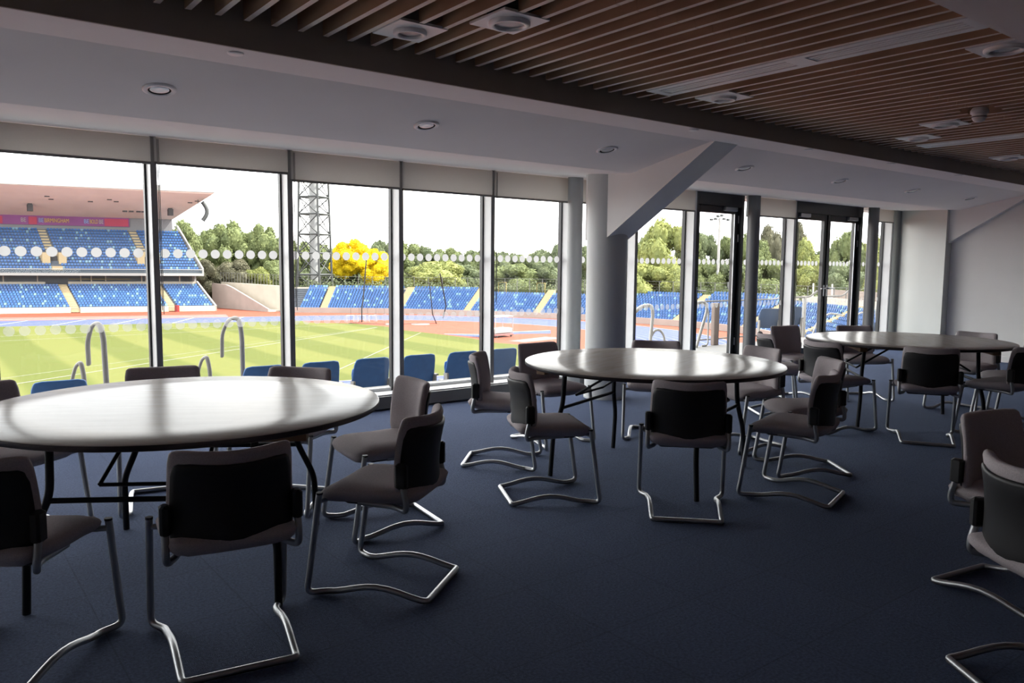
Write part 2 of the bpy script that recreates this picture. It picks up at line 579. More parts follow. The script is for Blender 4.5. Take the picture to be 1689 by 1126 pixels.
# fittings in the slats
def plate(x, y, kind, label):
    t = thing('ceiling_speaker' if kind == 'speaker' else 'ceiling_light', label, 'ceiling speaker' if kind == 'speaker' else 'ceiling light', (x, y, SLZ))
    MB().cbox(-PW, -PL, -.004, PW, PL, .010, .002).obj('mounting_plate', M['white_plastic'], t)
    R = .088 if kind == 'speaker' else .105
    MB().lathe((0, 0, -.004), [(R, 0), (R, -.012), (R * .92, -.020), (R * .74, -.018), (R * .70, -.008), (R * .70, -.004)], 32).obj('bezel', M['white_plastic'], t)
    MB().lathe((0, 0, -.008), [(R * .71, 0), (R * .45, -.003), (R * .02, -.005), (0.0005, -.005)], 32).obj('grille' if kind == 'speaker' else 'lens', M['grey_lens'], t)
    return t
PL_LABEL = ['round white speaker on a square plate in the slats, leftmost ceiling fitting',
            'round white light with grey lens on a square plate beside the leftmost speaker',
            'round white speaker on a square plate beside the end of the long slot diffuser',
            'round light with oval rim on a plate just past the smoke detector',
            'round speaker on a plate near the fascia, past the smoke detector',
            'furthest small round speaker in the slats near the end wall',
            'large round white light by the plasterboard edge at top right']
for (x, y, kind), lb in zip(PLATES, PL_LABEL):
    plate(x, y, kind, lb)

def diffuser(x0, x1, y0, y1, gaps, label):
    t = thing('slot_diffuser', label, 'air diffuser', ((x0 + x1) / 2, y0, SLZ))
    w = (x1 - x0) / 2
    L = y1 - y0
    fr = MB()
    fr.box(-w, 0, 0, -w + .045, L, .02)
    fr.box(w - .055, 0, 0, w, L, .02)
    ys = [0] + [g for g in gaps] + [L]
    for g in ys:
        a, b = max(0, g - .06), min(L, g + .06)
        fr.box(-w + .045, a, 0, w - .055, b, .02)
    fr.obj('frame', M['white_plastic'], t)
    MB().box(-w + .04, .02, .035, w - .05, L - .02, .06).obj('plenum', M['black_slot'], t)
    for i in range(3):
        xx = -.030 + i * .034
        for a, b in zip(ys[:-1], ys[1:]):
            MB().box(xx - .011, a + .05, .004, xx + .011, b - .05, .022).obj('blade', M['white_plastic'], t)
    return t
diffuser(*DIFF[0], [.98], 'long white slot air diffuser running the length of the slats at centre')
diffuser(*DIFF[1], [1.05], 'far white slot air diffuser crossing the slats near the right edge')

t = thing('smoke_detector', 'small white dome smoke detector hanging below the slats', 'smoke detector', (6.53, 2.68, SLZ))
MB().lathe((0, 0, 0), [(.05, .02), (.062, .0), (.062, -.022), (.05, -.03)], 24).obj('base', M['white_plastic'], t)
MB().lathe((0, 0, -.03), [(.05, 0), (.052, -.02), (.04, -.045), (.02, -.055), (.0005, -.057)], 24).obj('dome', M['white_plastic'], t)
MB().lathe((0, 0, -.046), [(.053, 0), (.053, -.006)], 24).obj('vent_slot', M['black_slot'], t)

# downlights in the raking soffit and the flat discs in its lip
nrm = Vector((0, -.188, -.93)).normalized()
ds = ['first', 'second', 'third', 'fourth', 'fifth', 'sixth', 'furthest']
for i, x in enumerate((1.184, 2.96, 4.741, 6.64, 8.40, 10.1, 11.75)):
    t = thing('downlight', 'recessed round downlight, %s from the left in the soffit above the windows' % ds[i], 'downlight', (x, 4.875, 2.343))
    t.rotation_euler = (-nrm).to_track_quat('Z', 'Y').to_euler()
    MB().lathe((0, 0, 0), [(.092, .004), (.092, -.006), (.080, -.012), (.064, -.010), (.060, .0)], 32).obj('bezel', M['white_plastic'], t)
    MB().lathe((0, 0, -.001), [(.062, -.006), (.052, -.002), (.050, .001)], 32).obj('trim_ring', M['black_slot'], t)
    MB().lathe((0, 0, -.004), [(.052, .0), (.040, -.004), (.018, -.002), (.0005, -.001)], 32).obj('reflector', M['reflector'], t)
for i, (x, y) in enumerate(((1.387, 4.17), (4.954, 4.13), (6.556, 4.13), (8.053, 4.12), (9.6, 4.12))):
    o = MB().lathe((0, 0, 0), [(.042, .004), (.042, -.004), (.036, -.008), (.0005, -.009)], 24).obj('cover_disc', M['white_plastic'], None, (x, y, 2.435))
    tag(o, 'flat white sprinkler cover disc, %s from the left on the lip of the ceiling fascia' % ['first', 'second', 'third', 'fourth', 'fifth'][i], 'sprinkler cover')

# ------------------------------------------------------------------ window wall
struct(MB().box(X0, 6.74, HEAD - .01, 13.5, 7.1, 2.98).obj('wall_front', M['mull']))
sill = MB()
sill.prism([(X0, 6.44, 0), (X0, 6.42, .02), (X0, 6.46, .122), (X0, 6.70, .122), (X0, 6.74, .0)], (7.93 - X0, 0, 0))
trim1 = struct(sill.obj('trim_1', M['sill_grey']))
MB().box(X0, 6.50, .122, 7.93, 6.70, .134).obj('sill_top', M['trim_white'], trim1)
DOTR = .037
dot_me = MB().add([(DOTR * cos(2 * pi * k / 24), DOTR * sin(2 * pi * k / 24), 0) for k in range(24)], [tuple(range(24))]).mesh('decal_dot', M['dot'])
dot_low = MB().add([(DOTR * cos(2 * pi * k / 24), DOTR * sin(2 * pi * k / 24), 0) for k in range(24)], [tuple(range(24))]).mesh('decal_dot', M['dot_low'])
def dots(parent, xa, xb, phase):
    x = phase + math.ceil((xa - phase) / .0986) * .0986
    while x < xb:
        for z in (1.428, .848):
            o = link('decal_dot', dot_me if z > 1 else dot_low, parent, (x, YG - .007, z))
            o.rotation_euler = (pi / 2, 0, 0)
        x += .0986
def blind(parent, xa, xb, zb, y=6.548):
    b = MB()
    b.add([(xa, y, zb + .015), (xb, y, zb + .015), (xb, y, HEAD - .005), (xa, y, HEAD - .005)], [(0, 1, 2, 3)])
    o = b.obj('roller_blind', M['blind'], parent)
    MB().cbox(xa, y - .008, zb, xb, y + .008, zb + .02, .003).obj('bottom_bar', M['rail_blind'], parent)
    return o
def mullion(parent, x, w=.045):
    MB().cbox(x, YF, .13, x + w, YG + .01, HEAD, .002).obj('mullion', M['mull'], parent)
    MB().cbox(x + .002, YF - .004, .13, x + w + .001, YF + .001, HEAD, .0015).obj('mullion_front_shade', M['mull_front'], parent)  # thin strip carrying the painted shade of the unlit front face
    g = MB()
    g.box(x - .016, YG - .02, .13, x, YG + .03, HEAD)
    g.box(x + w, YG - .02, .13, x + w + .012, YG + .03, HEAD)
    g.obj('gasket', M['gasket'], parent)
def pane(parent, xa, xb, z0=.13, z1=HEAD):
    return MB().box(xa, YG, z0, xb, YG + .006, z1).obj('pane', M['glass'], parent)
MX = [-2.83, -1.74, -.65, .42, 1.506, 2.597, 3.680, 4.752, 5.832, 6.872]
BL = [2.108, 2.108, 2.106, 2.106, 2.110, 2.055, 2.050, 2.045, 2.050, 2.052]
wi = 0
for i in range(len(MX)):
    xa = MX[i] + .045
    xb = MX[i + 1] if i + 1 < len(MX) else 7.935
    if xb < -1.8:
        continue
    wi += 1
    w = link('window_%d' % wi, None, None, (0, 0, 0))
    struct(w)
    mullion(w, MX[i])
    pane(w, xa, xb)
    MB().box(xa, YG - .012, .122, xb, YG + .03, .165).obj('bottom_rail', M['mull'], w)
    if xb > .1:
        dots(w, xa + .045, xb - .03, .543)
    blind(w, xa - .016, xb + .003, BL[i])
    if i in (4, 5, 7, 8):
        MB().tube([(xa + .004, 6.535, HEAD - .02), (xa + .004, 6.535, .98)], .0035, 5).obj('blind_chain', M['rail_blind'], w)
        MB().tube([(xa + .014, 6.535, HEAD - .02), (xa + .014, 6.535, .95)], .003, 5).obj('blind_chain', M['rail_blind'], w)
# end mullion by the door, side-lit
def light_jamb(x, name='jamb'):
    o = MB().cbox(x, YF, .0, x + .05, YG + .02, HEAD, .002).obj(name, M['mull'])
    return o
# glazed strip windows between the doors and at the end
def fixed(idx, xa, xb, zb, chain=True):
    w = struct(link('window_%d' % idx, None, None, (0, 0, 0)))
    MB().box(xa, YG - .012, .0, xb, YG + .03, .12).obj('bottom_rail', M['mull'], w)
    pane(w, xa, xb, .12)
    dots(w, xa + .05, xb - .03, .543)
    blind(w, xa + .03, xb + .02, zb)
    MB().cbox(xb, YF, .0, xb + .05, YG + .01, HEAD, .002).obj('mullion', M['mull'], w)
    MB().box(xb - .02, YG - .02, .0, xb, YG + .03, HEAD).obj('gasket', M['gasket'], w)
    if chain:
        MB().tube([(xa + .09, 6.535, HEAD - .02), (xa + .09, 6.535, .9)], .0035, 5).obj('blind_chain', M['rail_blind'], w)
    return w
w11 = fixed(wi + 1, 9.06, 10.145, 2.052)
MB().cbox(9.06, 6.575, 2.04, 9.075, 6.60, HEAD, .002).obj('blind_guide', M['trim_white'], w11)
MB().cbox(9.09, 6.575, .78, 9.11, 6.59, .83, .002).obj('chain_tidy', M['white_plastic'], w11)
w12 = fixed(wi + 2, 12.17, 12.965, 2.106)
MB().cbox(13.0, YF - .02, 0, 13.25, YG, HEAD, .003).obj('end_cover', M['pier'], w12)
j7 = light_jamb(7.935, 'trim_2')
struct(j7)
MB().box(7.915, YG - .02, .0, 7.935, YG + .03, HEAD).obj('gasket', M['gasket'], j7)

# round steel posts along the window line
for i, x in enumerate((5.79, 9.0, 12.115)):
    p = MB().cyl((x, 6.43), .083, 0, HEAD + .01, 32).obj('post', M['post' if i == 0 else 'postdark'])
    struct(p, ['slim round grey post left of the fat column', 'slim round post right of the single glazed door', 'slim round post right of the double glazed door'][i])

# doors
def leaf(d, xa, xb, hinge, lever=True):
    y0, y1 = 6.62, 6.68
    lf = MB()
    s = .085
    lf.cbox(xa, y0, .01, xa + s, y1, 2.16, .004)
    lf.cbox(xb - s, y0, .01, xb, y1, 2.16, .004)
    lf.box(xa + s, y0, .01, xb - s, y1, .16)
    lf.box(xa + s, y0, 2.07, xb - s, y1, 2.16)
    o = lf.obj('door_leaf', M['doorblk'], d)
    MB().box(xa + s, 6.647, .16, xb - s, 6.653, 2.07).obj('pane', M['glass'], o)
    hx = xb - .01 if hinge > 0 else xa + .01
    for z in (.3, 1.7, 1.95):
        MB().cyl((hx, 6.612), .009, z, z + .10, 10).obj('hinge', M['steel'], d)
    # closer box and arm
    cx = xb - .34 if hinge > 0 else xa + .34
    MB().cbox(min(cx, cx - hinge * -.26), 6.57, 2.10, max(cx, cx + hinge * .26), 6.62, 2.155, .006).obj('closer', M['steel'], d)
    MB().cbox(cx - .16 - .2 * hinge, 6.585, 2.215, cx + .28 - .2 * hinge, 6.615, 2.235, .003).obj('closer_rail', M['mull_front'], d)
    # edge seal that catches the light
    ex = xa + s + .004 if hinge < 0 else xb - s - .012
    MB().box(ex, 6.612, .16, ex + .008, 6.62, 2.07).obj('edge_seal', M['steel'], d)
def lever(d, x, sgn):
    MB().cyl((0, 0), .012, 0, .05, 10).obj('spindle', M['steel'], d, (x, 6.62, 1.05)).rotation_euler = (pi / 2, 0, 0)
    MB().tube(smooth_path([(x, 6.575, 1.05), (x + sgn * .03, 6.57, 1.05), (x + sgn * .14, 6.572, 1.048)], .02), .009, 8).obj('lever_handle', M['steel'], d)
    MB().cbox(x - .022, 6.612, .93, x + .022, 6.622, 1.10, .003).obj('handle_plate', M['steel'], d)
def door_frame(d, xa, xb):
    f = MB()
    f.cbox(xa, 6.57, 0, xa + .055, 6.73, HEAD, .003)
    f.cbox(xb - .055, 6.57, 0, xb, 6.73, HEAD, .003)
    f.box(xa + .055, 6.57, 2.16, xb - .055, 6.73, HEAD)
    f.box(xa + .055, 6.60, 0, xb - .055, 6.73, .012)
    f.obj('door_frame', M['doorblk'], d)
d1 = struct(link('door_1', None, None, (0, 0, 0)))
door_frame(d1, 7.985, 8.985)
leaf(d1, 8.042, 8.928, 1)
lever(d1, 8.085, 1)
dots(d1, 8.15, 8.83, .543)
d2 = struct(link('door_2', None, None, (0, 0, 0)))
door_frame(d2, 10.195, 12.06)
leaf(d2, 10.252, 11.124, -1)
leaf(d2, 11.130, 12.003, 1)
lever(d2, 11.085, -1)
lever(d2, 11.17, 1)
MB().cbox(11.112, 6.605, .02, 11.145, 6.622, 2.15, .003).obj('meeting_bar', M['doorblk'], d2)
dots(d2, 10.36, 11.02, .543)
dots(d2, 11.23, 11.90, .543)

# ================================================================== TABLES
def round_table(x, y, rot, label):
    R, ZT = .838, .74
    t = thing('round_table', label, 'table', (x, y, 0), rot, 'round folding tables')
    MB().lathe((0, 0, 0), [(.0005, ZT), (.30, ZT), (.60, ZT), (R - .006, ZT), (R - .001, ZT - .002)], 96).obj('tabletop', M['table_top'], t)
    MB().lathe((0, 0, 0), [(R - .001, ZT - .002), (R, ZT - .006), (R, ZT - .020), (R - .004, ZT - .024), (.0005, ZT - .024)], 96).obj('edging', M['table_edge'], t)
    for sx in (-1, 1):
        # plywood runner under the top
        MB().cbox(-.60, sx * .50 - .03, ZT - .062, .60, sx * .50 + .03, ZT - .024, .003).obj('runner', M['table_wood'], t)
    a, b = .47, .49            # foot half spacing along and across
    for sy in (-1, 1):
        for sx in (-1, 1):
            p = [(sx * .385, sy * .44, ZT - .03), (sx * .385, sy * .455, .46), (sx * .47, sy * .475, .27), (sx * .475, sy * b, .004)]
            MB().tube(smooth_path(p, .05), .0155, 10).obj('leg', M['table_steel'], t)
        MB().tube([(-.39, sy * .456, .44), (.39, sy * .456, .44)], .0115, 8).obj('crossbar', M['table_steel'], t)
        MB().tube([(-.385, sy * .44, ZT - .045), (.385, sy * .44, ZT - .045)], .0115, 8).obj('hinge_bar', M['table_steel'], t)
        for sx in (-.2, .2):
            MB().tube([(sx, sy * .455, .50), (sx * .9, sy * .30, .60), (sx * .8, sy * .12, ZT - .03)], .0085, 7).obj('folding_brace', M['table_steel'], t)
        MB().tube([(-.2, sy * .455, .50), (.2, sy * .455, .50)], .008, 7).obj('brace_bar', M['table_steel'], t)
    return t
T1, T2, T3 = (.9495, 3.597), (3.840, 3.483), (6.956, 3.331)
round_table(*T1, radians(-32), 'large round table reflecting the sky, at lower left nearest the camera')
round_table(*T2, radians(20), 'middle round table with brown glossy top in front of the fat column')
round_table(*T3, radians(42), 'furthest round table with brown top near the end wall')

# ================================================================== CHAIRS
def rr(u, v, r):
    """square [-1,1]^2 -> rounded square with corner radius r"""
    a, b = abs(u), abs(v)
    k = 1 - r
    if a > k and b > k:
        p, q = (a - k) / r, (b - k) / r
        h = hypot(p, q)
        s = max(p, q) / h if h else 0
        a, b = k + p * s * r, k + q * s * r
    return math.copysign(a, u), math.copysign(b, v)
def cushion(name, material, fn, nu, nv, corner, th, k=.28, parent=None):
    """closed padded panel; fn(u,v) -> (point, normal); th(u,v) -> (front, back) thickness"""
    us = [-1, -.97, -.9] + [-.9 + 1.8 * i / (nu - 1) for i in range(1, nu - 1)] + [.9, .97, 1]
    vs_ = [-1, -.97, -.9] + [-.9 + 1.8 * i / (nv - 1) for i in range(1, nv - 1)] + [.9, .97, 1]
    A, B = len(us), len(vs_)
    mb = MB()
    for side in (0, 1):
        pts = []
        for v in vs_:
            for u in us:
                uu, vv = rr(u, v, corner)
                p, n = fn(uu, vv)
                e = min(1 - abs(u), 1 - abs(v))
                e = min(1, e / k)
                f = sqrt(max(0, 1 - (1 - e) ** 2))
                t0, t1 = th(uu, vv)
                d = t0 * f if side == 0 else -t1 * f
                pts.append(p + n * d)
        fs = []
        for j in range(B - 1):
            for i in range(A - 1):
                q = (j * A + i, j * A + i + 1, (j + 1) * A + i + 1, (j + 1) * A + i)
                fs.append(q if side == 0 else q[::-1])
        mb.add(pts, fs, True)
    me = mb.mesh(name, material)
    bm = bmesh.new()
    bm.from_mesh(me)
    bmesh.ops.remove_doubles(bm, verts=bm.verts, dist=1e-5)
    bmesh.ops.recalc_face_normals(bm, faces=bm.faces)
    bm.to_mesh(me)
    bm.free()
    return link(name, me, parent)

def back_fn(inset=0.0, z0=.445, z1=.762):
    def fn(u, v):
        z = z0 + (z1 - z0) * (v + 1) / 2
        hw = .203 - .006 * v - inset
        x = u * hw
        tilt = -.175 - (z - .455) * .10 + .012 * cos(v * 1.6)
        y = tilt + .070 * u * u - .008
        z += -.012 * (1 - u * u) * max(0, v)
        n = Vector((-2 * .070 * u / .2, 1, .12)).normalized()
        return Vector((x, y, z)), n
    return fn
def make_chair(label, group):
    t = thing('cantilever_chair', label, 'chair', (0, 0, 0), 0, group)
    # seat: waterfall front, dished middle
    def sf(u, v):
        x = u * (.222 - .012 * v * -1 if v < 0 else .222)
        y = .012 + v * .222
        z = .432 - .022 * max(0, (v - .45) / .55) ** 2 + .010 * max(0, -v) + .006 * u * u
        return Vector((x, y, z)), Vector((0, 0, 1))
    cushion('seat', M['fabric'], sf, 9, 9, .28, lambda u, v: (.032, .055), .5, t)
    MB().cbox(-.15, -.10, .374, .15, .14, .395, .008).obj('seat_pan', M['shell'], t)
    # upholstered back with the shell let into its rear
    cushion('backrest', M['fabric'], back_fn(), 10, 9, .20, lambda u, v: (.026, .016), .16, t)
    bf = back_fn(.016, .438, .722)
    def shell_f(u, v):
        p, n = bf(u, v)
        return p - n * .0165, n
    cushion('back_shell', M['shell'], shell_f, 10, 8, .22, lambda u, v: (.004, .011), .08, t)
    for s in (-1, 1):
        # side sleeve of the shell, and the tube that carries the back
        MB().cbox(s * .212 - .017, -.172, .475, s * .212 + .017, -.122, .578, .008).obj('side_sleeve', M['shell'], t)
        p = [(s * .17, .06, .392), (s * .17, -.10, .388), (s * .212, -.165, .385), (s * .214, -.168, .42), (s * .213, -.148, .50)]
        MB().tube(smooth_path(p, .055, 5), .0125, 10).obj('back_tube', M['chrome'], t)
        # front leg with its cap and bracket
        p = [(s * .24, .200, .436), (s * .243, .250, .085)]
        MB().tube(p, .0130, 10).obj('leg', M['chrome'], t)
        MB().cyl((s * .24, .199), .0138, .432, .441, 12).obj('leg_cap', M['shell'], t)
        MB().tube([(s * .24, .205, .402), (s * .15, .18, .400)], .011, 8).obj('leg_bracket', M['chrome'], t)
    run = []
    p = [(.243, .250, .086), (.2435, .262, .014), (.200, .190, .014), (.197, .160, .016)]
    right = smooth_path(p, .062, 7)
    right = right[:-1]
    for i in range(9):
        k = i / 8
        right.append(Vector((.197 - .013 * k, .160 - .375 * k, .0155 + .034 * sin(pi * k) ** 1.3)))
    rear = smooth_path([(.184, -.215, .0145), (.181, -.243, .0135), (.15, -.243, .0135)], .03, 5)
    full = right + rear[1:]
    left = [Vector((-q.x, q.y, q.z)) for q in full][::-1]
    MB().tube(full + left, .0130, 10).obj('sled_base', M['chrome'], t)
    return t

CH = [  # x, y, heading, label, group
 (.845, 2.751, 1.411, 'chair seen squarely from behind at the front of the nearest table', 1),
 (1.576, 2.903, 2.223, 'chair with black back to us at the near right of the nearest table', 1),
 (1.922, 3.581, 3.023, 'chair with pale lit backrest front at the right of the nearest table', 1),
 (.208, 3.058, .882, 'chair, black back to us, cut by the left picture edge at lower left', 1),
 (1.102, 4.644, -1.763, 'chair behind the nearest table, left one of two dark tops before the windows', 1),
 (1.659, 4.241, -2.446, 'chair behind the nearest table, right one of two dark tops before the windows', 1),
 (.325, 4.47, -.95, 'chair at the far left of the nearest table, back cut by the picture edge', 1),
 (2.933, 3.480, -.447, 'chair side on before the left of the middle table, whole sled base showing', 2),
 (3.187, 4.263, -.766, 'chair side on next to the sill, left of the middle table', 2),
 (3.885, 4.581, -1.562, 'chair facing us beside the slim post, behind the middle table', 2),
 (4.715, 4.241, -2.395, 'chair facing us right of the fat column, behind the middle table', 2),
 (4.989, 3.573, 2.925, 'chair with grey backrest front to us at the right end of the middle table', 2),
 (3.393, 2.817, .774, 'chair seen squarely from behind at the front of the middle table', 2),
 (4.162, 2.613, 1.874, 'chair right of the middle table, front one of an overlapping pair', 2),
 (4.734, 2.910, 2.502, 'chair right of the middle table, rear one of an overlapping pair', 2),
 (6.387, 2.882, .556, 'chair seen squarely from behind at the front of the furthest table', 3),
 (6.153, 3.546, -.198, 'chair with dark back to us at the left end of the furthest table', 3),
 (7.849, 4.236, -2.155, 'chair behind the furthest table, before the double door', 3),
 (7.211, 4.592, -1.774, 'chair with tall dark front before the window between the doors', 3),
 (6.42, 4.22, -.65, 'chair mostly hidden between the middle and the furthest table, rim showing', 3),
 (8.017, 3.259, 3.03, 'chair with pale backrest front before the end wall, right of the furthest table', 3),
 (7.066, 2.576, 1.482, 'chair cut by the right picture edge, beside the furthest table', 3),
 (7.66, 2.70, 2.30, 'chair behind the one at the right edge, only its seat front showing', 3),
 (3.604, 1.217, -1.744, 'chair at the right edge with its brown-grey backrest front to us', 4),
 (2.896, .848, -.60, 'chair nearest at the right edge with a curved pale top rim', 4),
]
GR = {1: 'chairs round the nearest table', 2: 'chairs round the middle table', 3: 'chairs round the furthest table', 4: 'chairs at the right edge'}
proto = None
for x, y, h, lb, g in CH:
    lb = 'grey ' + lb
    if proto is None:
        proto = make_chair(lb, GR[g])
        proto.location = (x, y, 0)
        proto.rotation_euler = (0, 0, h - pi / 2)
    else:
        dup(proto, (x, y, 0), h - pi / 2, lb, GR[g])

# ================================================================== OUTSIDE: the terrace at the windows
ZG = -8.6
patio = MB()
patio.box(-8, 6.76, -.6, 6.9, 7.22, .095)             # upstand ledge outside the glass
patio.box(6.9, 6.76, -.7, 22, 8.75, -.015)             # landing outside the doors
patio.box(-8, 7.22, -.75, 6.9, 10.6, -.58)             # walkway with the seats
patio.box(6.9, 8.75, -.75, 22, 11.0, -.55)
terr = struct(patio.obj('terrace', M['patio']))
steps = MB()
for i in range(14):
    steps.box(-30, 10.6 + .8 * i, -.75 - .55 * i - 1.2, 40, 10.6 + .8 * (i + 1), -.75 - .55 * i - .4)
steps.obj('terrace_step', M['patio'], terr)

def tip_seat(label, mats, group=None):
    t = thing('stadium_seat', label, 'stadium seat', (0, 0, 0), 0, group)
    def fn(u, v):
        z = .46 + .21 * (v + 1)
        x = u * (.232 - .014 * v)
        y = -.02 - .05 * v + .035 * u * u
        return Vector((x, y, z)), Vector((0, 1, .2)).normalized()
    cushion('seat_back', mats, fn, 8, 8, .30, lambda u, v: (.009, .009), .05, t)
    def fs(u, v):
        return Vector((u * .205, .075 + .03 * v, .60 + .16 * v)), Vector((0, 1, -.15)).normalized()
    cushion('seat_pan', mats, fs, 6, 6, .35, lambda u, v: (.012, .012), .1, t)
    for s in (-1, 1):
        MB().box(s * .225 - .012, -.03, .0, s * .225 + .012, .05, .62).obj('stanchion', M['galv'], t)
    MB().box(.226, -.01, .60, .275, .06, .622).obj('seat_arm', M['galv'], t)
    return t
nb = ['blue tip-up seat outside the first full window, its top edge above the nearest table',
      'blue tip-up seat outside, half hidden behind the dark chair tops at the nearest table',
      'blue tip-up seat outside, just behind the right of two dark chair tops',
      'blue tip-up seat outside, whole back in view right of the nearest table',
      'blue tip-up seat outside, brightest back just right of the third mullion',
      'blue tip-up seat outside, behind the side-on chair at the sill',
      'blue tip-up seat outside, right of the side-on chair before the slim post']
ns = None
for k_, lb in zip((-5, -2, -1, 0, 1, 2, 3), nb):
    x = 4.12 + .622 * k_
    if ns is None:
        ns = tip_seat(lb, M['seatnear'], 'tip-up seats along the terrace')
        ns.location = (x, 8.0, -.58)
    else:
        dup(ns, (x, 8.0, -.58), 0, lb)
sh = None
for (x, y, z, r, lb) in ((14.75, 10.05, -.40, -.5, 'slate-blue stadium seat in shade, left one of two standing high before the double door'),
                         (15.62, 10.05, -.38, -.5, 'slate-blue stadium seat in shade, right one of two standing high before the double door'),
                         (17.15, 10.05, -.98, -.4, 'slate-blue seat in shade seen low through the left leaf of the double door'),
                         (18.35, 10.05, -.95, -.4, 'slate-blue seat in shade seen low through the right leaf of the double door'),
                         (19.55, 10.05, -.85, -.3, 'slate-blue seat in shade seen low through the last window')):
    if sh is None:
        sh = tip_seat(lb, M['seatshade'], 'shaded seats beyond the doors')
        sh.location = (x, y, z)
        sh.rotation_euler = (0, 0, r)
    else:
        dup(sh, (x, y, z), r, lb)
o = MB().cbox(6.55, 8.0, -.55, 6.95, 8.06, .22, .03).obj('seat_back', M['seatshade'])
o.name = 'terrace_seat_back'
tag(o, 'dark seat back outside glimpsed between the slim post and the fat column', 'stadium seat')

def crook(name, label, pts, r=.024, mtl='galv', flat=.75):
    o = MB().tube(smooth_path(pts, .11, 6), r, 10, flat=flat).obj(name, M[mtl])
    return tag(o, label, 'handrail')
crook('handrail', 'tall hooked grey handrail outside, left one, above the nearest table', [(1.512, 8.6, -.58), (1.485, 8.6, .62), (1.455, 8.62, .76), (1.41, 8.75, .72), (1.39, 8.9, .55), (1.44, 9.2, .28)], .027)
crook('handrail', 'short looped grey handrail end outside, left of the left tall one', [(1.36, 8.9, -.58), (1.345, 8.9, .20), (1.325, 8.92, .345), (1.29, 8.98, .30), (1.25, 9.0, .16), (1.25, 9.1, -.58)], .023)
crook('handrail', 'tall hooked grey handrail outside, right one, between the second and third mullion', [(2.86, 8.6, -.58), (2.855, 8.6, .58), (2.83, 8.62, .76), (2.755, 8.72, .74), (2.72, 8.85, .58), (2.79, 9.1, .29)], .027)
crook('handrail', 'short looped grey handrail end outside, left of the right tall one', [(2.60, 8.9, -.58), (2.59, 8.9, .18), (2.565, 8.92, .325), (2.53, 8.98, .28), (2.49, 9.0, .14), (2.49, 9.1, -.58)], .023)
crook('handrail', 'hooked pale handrail outside, in the pane right of the fat column', [(10.90, 10, -.55), (11.0, 10, .45), (10.97, 10.0, .64), (10.72, 10.05, .62), (10.53, 10.1, .45), (10.68, 10.3, .17)], .036, 'whiterail')
crook('handrail', 'low looped pale handrail outside, under the hooked one right of the fat column', [(10.95, 10, .02), (11.06, 10.0, .16), (11.2, 10, .17), (11.33, 10, .05), (11.38, 10, -.3)], .026, 'whiterail')
crook('handrail', 'leaning pale handrail outside, seen through the single glazed door', [(10.56, 8.6, -.02), (10.82, 8.6, .62), (10.79, 8.6, .74), (10.66, 8.62, .765), (10.48, 8.7, .68)], .030, 'whiterail')
crook('handrail', 'thin upright pale rail outside, beside the leaning one at the single door', [(10.80, 8.64, .72), (10.93, 8.66, .62), (10.95, 8.66, .0), (10.78, 8.66, .0)], .018, 'whiterail')
crook('handrail', 'level grey rail outside, running across the single door and the next window', [(10.9, 9.0, -.55), (10.9, 9.0, .745), (13.2, 9.0, .745), (14.9, 9.9, .70), (14.9, 9.9, -.55)], .014)
crook('handrail', 'lower level grey rail outside, above the landing beyond the single door', [(10.3, 9.0, -.55), (10.3, 9.0, .055), (13.6, 9.0, .06), (13.6, 9.0, -.55)], .014)
crook('handrail', 'cranked grey handrail outside, in the left leaf of the double door', [(15.30, 10, -.55), (15.30, 10, .70), (16.19, 10, .70), (16.50, 10, .83)], .022)
crook('handrail', 'cranked grey handrail outside, in the right leaf of the double door', [(16.85, 10, -.55), (16.85, 10, .70), (17.6, 10, .70), (17.9, 10, .84)], .022)
crook('handrail', 'hooked pale handrail outside, in the last window by the pier', [(19.5, 10, .62), (19.25, 10, .50), (19.2, 10, .30), (19.45, 10.1, .05), (19.5, 10.1, -.5)], .032, 'whiterail')
crook('handrail', 'arched white rail outside, low in the right leaf of the double door', [(17.0, 10.4, -.3), (17.25, 10.4, .10), (17.75, 10.4, .26), (18.3, 10.4, .2)], .022, 'whiterail')
crook('handrail', 'arched white rail outside, low in the last window', [(18.7, 10.4, .05), (19.2, 10.4, .24), (19.65, 10.4, .2), (19.8, 10.4, -.2)], .022, 'whiterail')
o = MB().cbox(11.16, 8.7, -.02, 11.30, 8.78, .73, .01).obj('rail_post', M['conc2'])
tag(o, 'flat pinkish post outside at the right of the single door', 'post')
o = MB().cbox(15.98, 9.98, -.5, 16.06, 10.04, .70, .006).obj('rail_post', M['whiterail'])
tag(o, 'thin white upright post outside in the left leaf of the double door', 'post')

# ================================================================== THE GROUND, TRACK AND PITCH
S = 1.3175
struct(MB().box(-300, 22, ZG - .6, 420, 420, ZG - .10).obj('ground', M['earth']))
BC = Vector((47.4, 93.5))
uu = Vector((cos(radians(-14)), sin(radians(-14))))
nn = Vector((-uu.y, uu.x))
def flat(poly, z, mtl, name, parent=None):
    return MB().prism([(p[0], p[1], z - .05) for p in poly], (0, 0, .05)).obj(name, M[mtl], parent)
def arc(c, r, a0, a1, n=40):
    return [Vector((c.x + r * cos(a0 + (a1 - a0) * i / n), c.y + r * sin(a0 + (a1 - a0) * i / n))) for i in range(n + 1)]
a_top = atan2(nn.y, nn.x)
def oval(r, left=130):
    A = arc(BC, r, a_top, a_top - pi, 48)
    return [A[0] - uu * left] + A + [A[-1] - uu * left]
def band(r0, r1, z, mtl, name, parent=None):
    P, Q = oval(r0), oval(r1)
    mb = MB()
    n = len(P)
    vs = [(p.x, p.y, z) for p in P] + [(q.x, q.y, z) for q in Q]
    mb.add(vs, [(i, i + 1, n + i + 1, n + i) for i in range(n - 1)])
    return mb.obj(name, M[mtl], parent)
